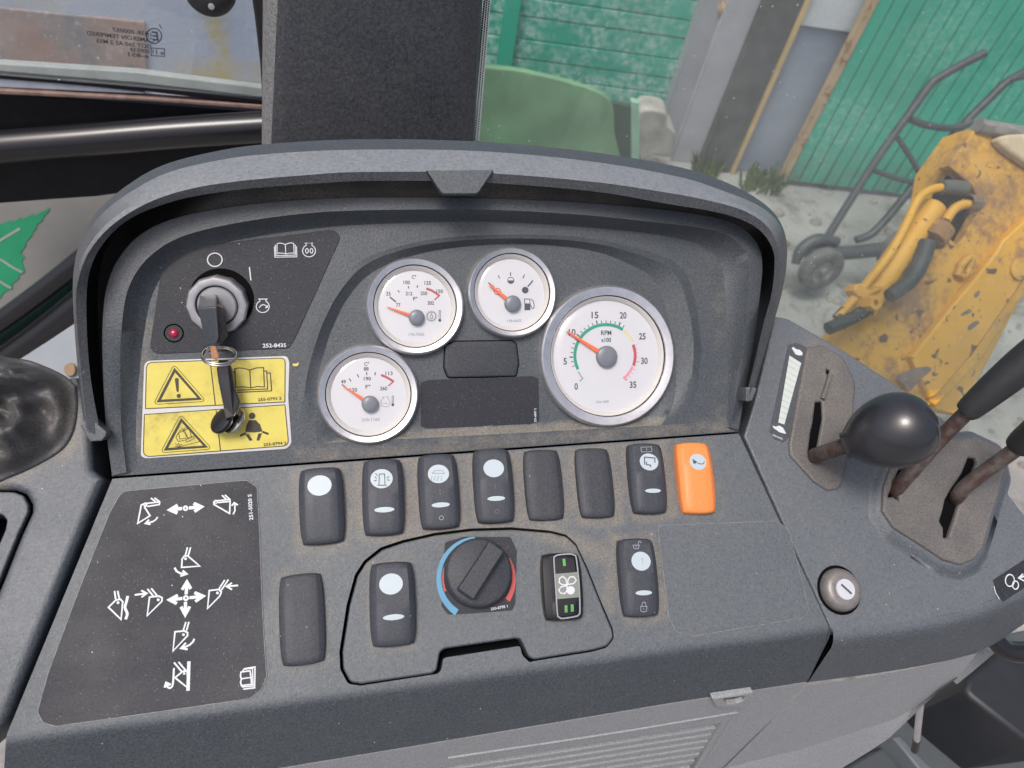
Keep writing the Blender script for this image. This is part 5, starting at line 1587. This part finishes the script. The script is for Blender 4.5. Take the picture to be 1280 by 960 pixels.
# far wall through the front window
FWL = Plane((-2.2, 3.6, 0), ex=Vector((1, 0.05, 0)), ey=Vector((0, 0, 1)))
t = NT('stained pale wall')
c = t.mix(t.ramp(t.noise(1.6, 5), .3, .7), (.38, .43, .54), (.50, .54, .61))
c = t.mix(t.math('MULTIPLY', t.ramp(t.noise(2.6, 5, .7), .54, .68), .6), c, (.52, .50, .38))
px_ = FWL.w(272, 60)
sx = t.n('ShaderNodeSeparateXYZ'); t.t.links.new(t.pos, sx.inputs[0])
dx_ = t.math('ABSOLUTE', t.math('ADD', t.math('SUBTRACT', sx.outputs['X'], px_.x), t.ramp(t.noise(5, 3, .6), 0, 1, -.09, .09)))
stk = t.math('MULTIPLY', t.ramp(dx_, .075, .01), t.ramp(t.noise(14, 4, .7), .3, .6))
c = t.mix(t.math('MULTIPLY', stk, .8), c, (.55, .42, .10))
zl_ = t.math('ABSOLUTE', t.math('SUBTRACT', sx.outputs['Z'], FWL.w(250, 100).z))
low = t.math('MULTIPLY', t.math('MULTIPLY', t.ramp(zl_, .14, .02), t.ramp(t.noise(4, 4, .7), .42, .6)), t.ramp(sx.outputs['X'], px_.x - .5, px_.x - .1))
c = t.mix(t.math('MULTIPLY', low, .75), c, (.55, .43, .14))
M_WALL = t.done(t.bsdf(c, .8, 0, t.bump(t.noise(30, 4), .3, .01)))
wl = slab('rendered_wall', FWL, FWL.L([(-220, -120), (420, -120), (420, 260), (-220, 260)]), 0, .15, M_WALL, None, .01, open_bottom=False)
tag(wl, 'pale stained rendered wall seen through the front window', 'wall')
t = NT('rusty sheet iron')
c = t.mix(t.ramp(t.noise(3.2, 5, .65), .38, .62), (.36, .23, .18), (.42, .33, .28))
c = t.mix(t.ramp(t.noise(1.5, 5, .7), .55, .68), c, (.24, .23, .22))
c = t.mix(t.ramp(t.noise(12, 4, .7), .56, .72), c, (.55, .48, .44))
c = t.mix(t.ramp(t.noise(5, 5, .75), .52, .66), c, (.20, .20, .21))
M_RUSTSHEET = t.done(t.bsdf(c, .8, 0, t.bump(t.noise(25, 4), .3, .01)))
rs = slab('rusty_sheet', FWL, FWL.L([(-220, -4), (0, 10), (100, 20), (181, 28), (184, 92), (184, 170), (-220, 150)], .012), .012, .012, M_RUSTSHEET, None, .004, open_bottom=False)
tag(rs, 'pinkish brown rusty metal sheet leaning on the pale wall', 'metal sheet')
# ================================================================== yard: ground, gates, posts
t = NT('dusty concrete ground')
c = t.mix(t.ramp(t.noise(1.4, 6, .6), .3, .7), (.17, .165, .16), (.35, .34, .33))
c = t.mix(t.math('MULTIPLY', t.ramp(t.noise(4.5, 5, .7), .52, .66), .7), c, (.075, .066, .058))
c = t.mix(t.ramp(t.noise(38, 4, .7), .6, .75), c, (.32, .31, .30))
c = t.mix(t.ramp(t.noise(3.2, 6, .75, dist=1.2), .57, .66), c, (.18, .172, .16))
M_GROUND = t.done(t.bsdf(c, .9, 0, t.bump(t.noise(22, 6, .65), .5, .03)))
gv = []
N_ = 24
mk('ground', [(-40, -40, 0), (40, -40, 0), (40, 40, 0), (-40, 40, 0)], [(0, 1, 2, 3)], M_GROUND, None, None, None, None, 'structure')

GPx = Vector((.985, -.165, 0)).normalized()
GP = Plane((2.926, 3.131, 0), ex=GPx, ey=Vector((0, 0, 1)))
M_GREENP = painted('green gate paint', (.024, .38, .265), (.15, .155, .13), .60, 1.6, 26, .5, (.42, .62, .56), .38, 0, .25, foot=True)
M_GREENB = painted('bright green gate paint', (.020, .41, .275), (.11, .15, .12), .72, 1.2, 30, .45, (.16, .52, .40), .50, 0, .15, foot=True)
def vbox(name, pl, x0, x1, z0, z1, h, th, mat, parent=None, bev=.004):
    return slab(name, pl, [(x0, z0), (x1, z0), (x1, z1), (x0, z1)], h, th, mat, parent, bev, seg=2, open_bottom=False)
# right gate of upright boards
gate = root('board_gate', GP.M @ Vector((.3, 0, 0)), 'bright green gate of upright boards behind the hand truck', 'gate')
gx0 = GP.lp(972, 232)[0]
bw = .078
k = 0
x = gx0 + .036
while x < gx0 + 2.6:
    vbox('board', GP, x, x + bw - .008, .035, 2.3, -.002 * (k % 3), .022, M_GREENB, gate, .003)
    x += bw
    k += 1
M_RUSTEDGE = painted('rusty edge iron', (.50, .36, .22), (.19, .085, .04), .53, 5, 40, .7)
vbox('edge_iron', GP, gx0 - .012, gx0 + .032, .03, 2.3, .012, .04, M_RUSTEDGE, gate, .004)
vbox('backing_sheet', GP, gx0, gx0 + 2.6, .04, 2.3, -.03, .01, M_BLACK, gate, 0)
# posts between the gates, set back a little
def up_slab(name, px_bottom, px_top, h, th, mat, parent=None, bev=.004, pl=GP):
    return slab(name, pl, pl.L([px_bottom[0], px_bottom[1], px_top[1], px_top[0]], h), h, th, mat, parent, bev, seg=2, open_bottom=False)
t = NT('blue grey render')
c = t.mix(t.ramp(t.noise(2.2, 5, .6), .3, .7), (.23, .265, .36), (.35, .38, .46))
M_BLUEWALL = t.done(t.bsdf(c, .8, 0, t.bump(t.noise(40, 4), .3, .006)))
M_LAV = simple('lavender grey render', (.34, .335, .37), .8, 0, .14, 5, .3, 30)
M_DARKWOOD = simple('dark weathered beam', (.105, .100, .105), .8, 0, .3, 8, .3, 60)
M_YEDGE = painted('ochre angle iron', (.62, .44, .22), (.20, .11, .05), .68, 5, 40, .6)
pcx = lambda u, v, h: GP.lp(u, v, h)[0]
Hb = -.10
post = root('wall_pier', GP.M @ Vector((gx0 - .2, 0, -.0)), 'blue grey rendered pier between the two green gates', 'pier')
xa, xb = pcx(908, 222, Hb), gx0 + .06
vbox('pier_body', GP, xa, xb, 0, .86, Hb, .3, M_BLUEWALL, post, .008)
vbox('pier_cap', GP, xa, xb + .02, .86, 1.5, Hb + .015, .3, simple('white wash', (.62, .64, .68), .7), post, .006)
wp = root('timber_beam', GP.w(905, 212, Hb), 'dark upright timber beam with an ochre iron edge', 'beam')
vbox('beam', GP, xa - .20, xa - .012, 0, 2.2, Hb + .04, .12, M_DARKWOOD, wp, .006)
vbox('edge_iron', GP, xa - .012, xa + .016, 0, 2.2, Hb + .05, .05, M_YEDGE, wp, .004)
wq = root('lavender_pier', GP.w(865, 205, -.2), 'pale lavender rendered strip right of the plank gate', 'pier')
vbox('pier_body', GP, xa - .47, xa - .20, 0, 2.2, -.16, .2, M_LAV, wq, .006)
vbox('pier_edge', GP, xa - .36, xa - .20, 0, 2.2, -.12, .05, simple('pale lavender', (.42, .41, .45), .8, 0, .1, 6), wq, .006)
# left gate of horizontal planks
g2 = root('plank_gate', GP.w(760, 190, -.25), 'weathered green gate of horizontal planks behind the window glass', 'gate')
H2 = -.25
xs1 = pcx(856, 200, H2)
z = .02
k = 0
while z < 2.2:
    hgt = .105 + .012 * ((k * 7) % 3 - 1)
    vbox('plank', GP, xs1 - 2.4, xs1 - .02, z, z + hgt - .007, H2 - .002 * (k % 2), .03, M_GREENP, g2, .004)
    z += hgt
    k += 1
vbox('stile', GP, xs1 - .14, xs1, .0, 2.25, H2 + .03, .035, M_GREENB, g2, .004)
xs2 = pcx(638, 50, H2 + .03)
vbox('stile', GP, xs2 - .055, xs2 + .03, .35, 2.25, H2 + .03, .035, M_GREENB, g2, .004)
lathe('gate_hinge', [(.05, -.02), (.055, .02), (.04, .05), (.02, .06), (.001, .062)], M_RUSTEDGE, g2, GP.M @ Matrix.Translation((pcx(906, 6, H2 + .05), GP.lp(906, 6, H2 + .05)[1], H2 + .05)), 14, 40, cap=True)
# pale green tarp panel, stone and dark strip in front of the plank gate
GH = .35
tp = slab('green_panel', GP, crom(GP.L([(560, 84), (600, 84), (645, 88), (700, 100), (740, 112), (758, 122), (767, 138), (768, 165), (766, 260), (560, 260)], GH), 3, True), GH, .03, simple('pale green sheet', (.14, .27, .15), .55, 0, .38, 3.5, .2, 40), None, .006, open_bottom=False)
tag(tp, 'pale olive green sheet with a rounded corner leaning before the plank gate', 'panel')
dk_ = slab('dark_gap', GP, GP.L([(764, 128), (789, 134), (789, 260), (764, 260)], GH - .06), GH - .06, .03, simple('dark green gap', (.035, .07, .05), .6), None, .003, open_bottom=False)  # dark slab standing in for the shade in the gap beside the sheet
tag(dk_, 'narrow shaded gap beside the pale green sheet', 'board')  # no board: the slab stands in for shade
pst = slab('pale_post', GP, GP.L([(789, 127), (799, 129), (799, 260), (789, 260)], GH - .05), GH - .05, .04, simple('pale green post', (.26, .44, .33), .6, 0, .15, 12), None, .003, open_bottom=False)
tag(pst, 'thin pale green post next to the grey stone', 'post')
st = slab('stone_block', GP, crom(GP.L([(799, 142), (832, 141), (834, 155), (845, 168), (843, 188), (835, 197), (815, 194), (799, 200)], .1), 4, True), .1, .14, simple('crumbling stone', (.36, .33, .31), .85, 0, .35, 9, .6, 40), None, .012, open_bottom=False)
tag(st, 'crumbling pale stone block at the foot of the plank gate', 'stone')

# weeds
random.seed(3)
V, Fc = [], []
for (u0, u1, v, n_) in ((868, 905, 203, 90), (930, 985, 222, 150)):
    for i in range(n_):
        p = Vector(GP.w(random.uniform(u0, u1), v, random.uniform(-.07, .12)))
        p.z = 0
        hh = random.uniform(.04, .14)
        a = random.uniform(0, 6.28)
        wv = Vector((math.cos(a), math.sin(a), 0)) * .008
        tp_ = p + Vector((random.uniform(-.05, .05), random.uniform(-.05, .05), hh))
        b = len(V)
        V += [tuple(p - wv), tuple(p + wv), tuple((p + tp_) / 2 + wv * .8 + Vector((0, 0, .02))), tuple(tp_)]
        Fc.append((b, b + 1, b + 2, b + 3))
mk('weeds', V, Fc, simple('weed green', (.08, .12, .04), .7, 0, .3, 30), None, None, None, 'tufts of weeds at the foot of the piers', 'stuff')

random.seed(11)
V, Fc = [], []
for i in range(220):
    p = Vector((random.uniform(1.4, 3.6), random.uniform(1.2, 3.05), 0))
    r_ = random.choice((.008, .01, .014, .02, .03)) * random.uniform(.7, 1.3)
    b = len(V)
    n_ = 6
    for ring_, zz_ in ((1, 0), (.8, .55), (.3, .8)):
        for k in range(n_):
            a = 2 * math.pi * k / n_ + i
            q = r_ * ring_ * random.uniform(.75, 1.2)
            V.append((p.x + q * math.cos(a), p.y + q * math.sin(a), r_ * zz_))
    for j in range(2):
        for k in range(n_):
            Fc.append((b + j * n_ + k, b + j * n_ + (k + 1) % n_, b + (j + 1) * n_ + (k + 1) % n_, b + (j + 1) * n_ + k))
    Fc.append(tuple(b + 2 * n_ + k for k in range(n_)))
mk('gravel', V, Fc, simple('grey brown pebbles', (.20, .185, .165), .85, 0, .45, 12), None, None, 60, 'loose pebbles and crumbs scattered over the yard', 'stuff')

# ================================================================== hand truck
hb = Vector((2.412, 2.325, .13))
HT = Plane(CAM + ray(1025, 335) * 3.55, ex=GPx, ey=Vector((.10, .55, 1.0)))
ht = root('hand_truck', HT.w(1030, 360), 'grey steel hand truck leaning in front of the bright green gate', 'hand truck')
M_HT = simple('dark grey tube', (.040, .046, .056), .5, 0, .3, 20, .2, 100)
tube('frame_rail', [HT.w(u, v) for u, v in ((1021, 318), (1060, 255), (1100, 193), (1138, 140), (1162, 107), (1172, 98), (1200, 82), (1231, 66))], .019, M_HT, ht, 12, sub=3)
tube('frame_rail', [HT.w(u, v) for u, v in ((1070, 300), (1090, 292), (1118, 262), (1160, 208), (1205, 155), (1238, 122), (1262, 100), (1300, 82))], .019, M_HT, ht, 12, sub=3)
for pts, rr in (([(1138, 149), (1160, 157), (1192, 160), (1216, 152)], .016), ([(1092, 213), (1125, 224), (1152, 231)], .012), ([(1122, 172), (1140, 200), (1155, 227)], .012), ([(1262, 100), (1275, 97), (1300, 90)], .012)):
    tube('cross_bar', [HT.w(u, v, .01) for u, v in pts], rr, M_HT, ht, 10, sub=3)
AXd = (GPx + Vector((0, -.25, 0))).normalized()
WMx = Matrix.Translation(HT.w(1026, 336, .06)) @ (-(AXd * -.35 + Vector((.25, 1, -.15))).normalized()).to_track_quat('Z', 'Y').to_matrix().to_4x4()
wh = lathe('wheel', [(.060, -.025), (.09, -.033), (.108, -.025), (.114, 0), (.108, .025), (.09, .033), (.060, .025)], simple('worn tyre', (.10, .10, .10), .75, 0, .35, 30), ht, WMx, 32, 40)
lathe('rim', [(.061, .024), (.05, .015), (.02, .02), (.018, .04), (.001, .042)], simple('rim grey', (.16, .155, .15), .6, 0, .3, 40), wh, WMx, 24, 40, cap=True)
W2 = WMx.copy(); W2.translation = HT.w(1125, 312, .02)
wh2 = lathe('wheel', [(.060, -.025), (.09, -.033), (.108, -.025), (.114, 0), (.108, .025), (.09, .033), (.060, .025)], wh.data.materials[0], ht, W2, 32, 40)
tube('axle', [HT.w(1010, 316, .02), HT.w(1060, 316, .0), HT.w(1120, 310, .0)], .035, M_HT, ht, 12, sub=1)
tube('fender', [HT.w(u, v, .03) for u, v in ((994, 330), (1002, 312), (1022, 300), (1048, 302))], [.02, .03, .03, .02], M_HT, ht, 10)

# ================================================================== yellow loader arm
AR = Plane(atd(1190, 330, 1.15), 42)
M_YEL = painted('worn yellow paint', (.60, .305, .040), (.16, .080, .035), .51, 5.0, 70, .6, (.50, .34, .17), .55, 60, .5, .09)
M_YEL2 = painted('clean yellow paint', (.66, .325, .032), (.20, .095, .04), .555, 6, 70, .55, (.52, .34, .15), .58, 45, .4, .08)
arm = root('loader_arm', AR.w(1190, 400), 'worn yellow steel loader arm slanting at the right', 'loader arm')
plate = [(1222, 157), (1230, 156), (1300, 168), (1300, 300), (1255, 300), (1200, 362), (1140, 446), (1165, 506), (1120, 520), (1020, 470), (1038, 432), (1074, 386), (1120, 322), (1160, 268), (1195, 305), (1203, 300), (1228, 256), (1216, 232), (1186, 207)]
slab('arm_plate', AR, AR.L(plate), 0, .02, M_YEL, arm, .003)
slab('arm_side', AR, AR.L([(1222, 157), (1186, 207), (1176, 262), (1130, 330), (1080, 395), (1045, 450), (1030, 480), (1200, 520), (1300, 330), (1300, 168)], -.02), -.02, .07, M_YEL, arm, .004)
slab('opening', AR, AR.L([(1187, 214), (1216, 232), (1229, 256), (1204, 300), (1195, 306), (1170, 280), (1166, 245)], -.018), -.018, .002, M_BLACK, arm, 0)
slab('raised_plate', AR, AR.L([(1300, 258), (1253, 301), (1247, 313), (1222, 345), (1199, 372), (1140, 446), (1163, 498), (1172, 494), (1215, 445), (1300, 322)], .014), .014, .014, M_YEL2, arm, .004)
slab('plate_flange', AR, AR.L([(1300, 322), (1215, 445), (1160, 500), (1170, 508), (1225, 452), (1300, 338)], .004), .004, .05, M_YEL, arm, .003)
tube('arm_rim', [AR.w(u, v, .004) for u, v in ((1222, 156), (1232, 159), (1262, 164), (1300, 171))], .012, simple('grey weld rim', (.22, .2, .19), .6, 0, .3, 60), arm, 8)
slab('arm_cavity', AR, AR.L([(1233, 161), (1246, 160), (1300, 160), (1300, 215), (1262, 190), (1243, 172)], .003), .003, .003, simple('dark dusty cavity', (.13, .11, .10), .8, 0, .3, 60), arm, 0)
slab('tan_rag', AR, crom(AR.L([(1246, 176), (1262, 168), (1300, 172), (1300, 212), (1268, 196)], .012), 4, True), .016, .014, simple('tan cloth', (.52, .40, .27), .85, 0, .2, 60, .4, 120), arm, .006)
# cylinder, pipes and hoses along the arm
tube('cylinder', [AR.w(1168, 258, .035), AR.w(1078, 390, .035)], .0175, M_YEL2, arm, 20, sub=1)
tube('cylinder_head', [AR.w(1176, 284, .045), AR.w(1164, 300, .045)], .021, M_YEL, arm, 18, sub=1)
tube('steel_pipe', [AR.w(u, v, .05) for u, v in ((1178, 234), (1162, 238), (1147, 250), (1133, 280), (1112, 318), (1085, 352), (1074, 366), (1045, 398))], .0066, M_YEL2, arm, 12)
tube('hose_end', [AR.w(u, v, .05) for u, v in ((1206, 236), (1192, 234), (1176, 234.5))], .011, simple('dusty hose', (.10, .095, .09), .7), arm, 12)
tube('steel_pipe', [AR.w(u, v, .05) for u, v in ((1214, 256), (1203, 256), (1192, 262), (1182, 276))], .0072, M_YEL2, arm, 12)
lathe('pipe_nut', [(.013, -.01), (.013, .01), (.008, .012)], simple('rusty nut', (.22, .16, .12), .6, .3, .3, 80), arm, Matrix.Translation(AR.w(1216, 254, .05)) @ AR.ex.to_track_quat('Z', 'Y').to_matrix().to_4x4(), 8, 30, cap=True)
M_HOSE = simple('black hose rubber', (.04, .045, .05), .6, 0, .25, 60, .3, 200)
tube('rubber_hose', [AR.w(u, v, .062) for u, v in ((1160, 302), (1150, 330), (1136, 352), (1112, 370))], [.0120, .0120, .0115, .0105], M_HOSE, arm, 16)
tube('rubber_hose', [AR.w(u, v, .055) for u, v in ((1082, 388), (1066, 397), (1035, 411))], .0095, M_HOSE, arm, 14, sub=2)
cl = slab('hose_clamp', AR, AR.L([(1070, 355), (1078, 354), (1086, 362), (1104, 357), (1105, 361), (1092, 368), (1080, 374), (1072, 370), (1067, 363)], .06), .06, .02, M_YEL2, arm, .003)
lathe('square_nut', [(.0115, -.02), (.0115, .008), (.0105, .010), (.005, .010), (.005, .002), (.001, .002)], M_YEL2, arm, AR.M @ Matrix.Translation(AR.lp(1089, 379, .07) + (.07,)) @ Matrix.Rotation(.4, 4, 'Z'), 6, 30, cap=True)
# lifting eye, weld spots, bare patches
tube('lifting_eye', [AR.w(u, v, .006) for u, v in ((1196, 345), (1203, 330), (1212, 322), (1215, 328), (1208, 342), (1200, 347))], .006, M_YEL, arm, 8)
lathe('bolt_head', [(.018, 0), (.018, .004), (.012, .006), (.001, .006)], M_YEL, arm, AR.M @ Matrix.Translation(AR.lp(1273, 336, .014) + (.014,)), 20, 40, cap=True)
M_BARE = simple('bare rusty steel', (.17, .12, .105), .75, 0, .35, 60)
for pts in ([(1218, 367), (1225, 363), (1223, 370), (1218, 372)], [(1202, 392), (1212, 386), (1214, 390), (1203, 395)], [(1210, 408), (1220, 401), (1224, 404), (1212, 413)], [(1120, 472), (1135, 463), (1158, 458), (1164, 463), (1150, 475), (1138, 488), (1130, 480)]):
    hh = .0146
    sheet('bare_patch', AR, crom(AR.L(pts, hh), 3, True), hh, M_BARE, arm)

# ================================================================== lower right: cab floor, seat box, rods
t = NT('slate floor mat')
c = t.mix(t.ramp(t.noise(9, 4), .3, .7), (.045, .055, .062), (.075, .088, .096))
M_MAT = t.done(t.bsdf(c, .6, 0, t.bump(t.noise(160, 4), .2, .002)))
CF = Plane((0, 0, 1.42), 0)
cf = slab('cab_floor', CF, CF.L([(960, 1010), (1090, 930), (1165, 850), (1215, 800), (1420, 760), (1450, 1100), (960, 1100)]), 0, .02, M_MAT, None, .004, kind='structure', open_bottom=False)
sb = root('seat_box', CF.w(1270, 900, .0), 'dark box with sloping edge in the lower right corner', 'box')
slab('box_body', CF, CF.L([(1206, 862), (1214, 872), (1290, 932), (1380, 920), (1380, 800), (1262, 800), (1210, 846)], .12), .12, .12, simple('near black mat', (.016, .018, .022), .5, 0, .2, 40), sb, .006, open_bottom=False)
rd_ = root('thin_rod', atd(1147, 930, .62), 'thin bright steel rod below the pale trim', 'rod')
tube('rod', [atd(1152, 868, .60), atd(1148, 905, .62), atd(1146, 925, .63)], .0028, simple('bright rod', (.65, .65, .68), .25, .9), rd_, 12, sub=1)
tube('rod_end', [atd(1146, 925, .63), atd(1143, 938, .64)], .0032, M_GLOSSBLACK, rd_, 12, sub=1)
hd = root('grab_handle', atd(1270, 812, .52), 'black glossy tube handle at the right edge under the lever console', 'handle')
tube('handle_tube', [atd(u, v, .50) for u, v in ((1240, 790), (1246, 802), (1258, 813), (1275, 817), (1310, 818))], .0065, M_GLOSSBLACK, hd, 16)
fb = root('floor_bracket', CF.w(1120, 945), 'small dark bracket on the floor below the trim', 'bracket')
slab('bracket_plate', CF, CF.L([(1060, 960), (1112, 928), (1130, 940), (1160, 975), (1080, 1000)], .04), .04, .02, simple('slate bracket', (.05, .058, .066), .5), fb, .003)
slab('bracket_rib', CF, CF.L([(1116, 922), (1124, 918), (1180, 975), (1168, 985)], .07), .07, .05, simple('slate rib', (.10, .115, .125), .45), fb, .003)
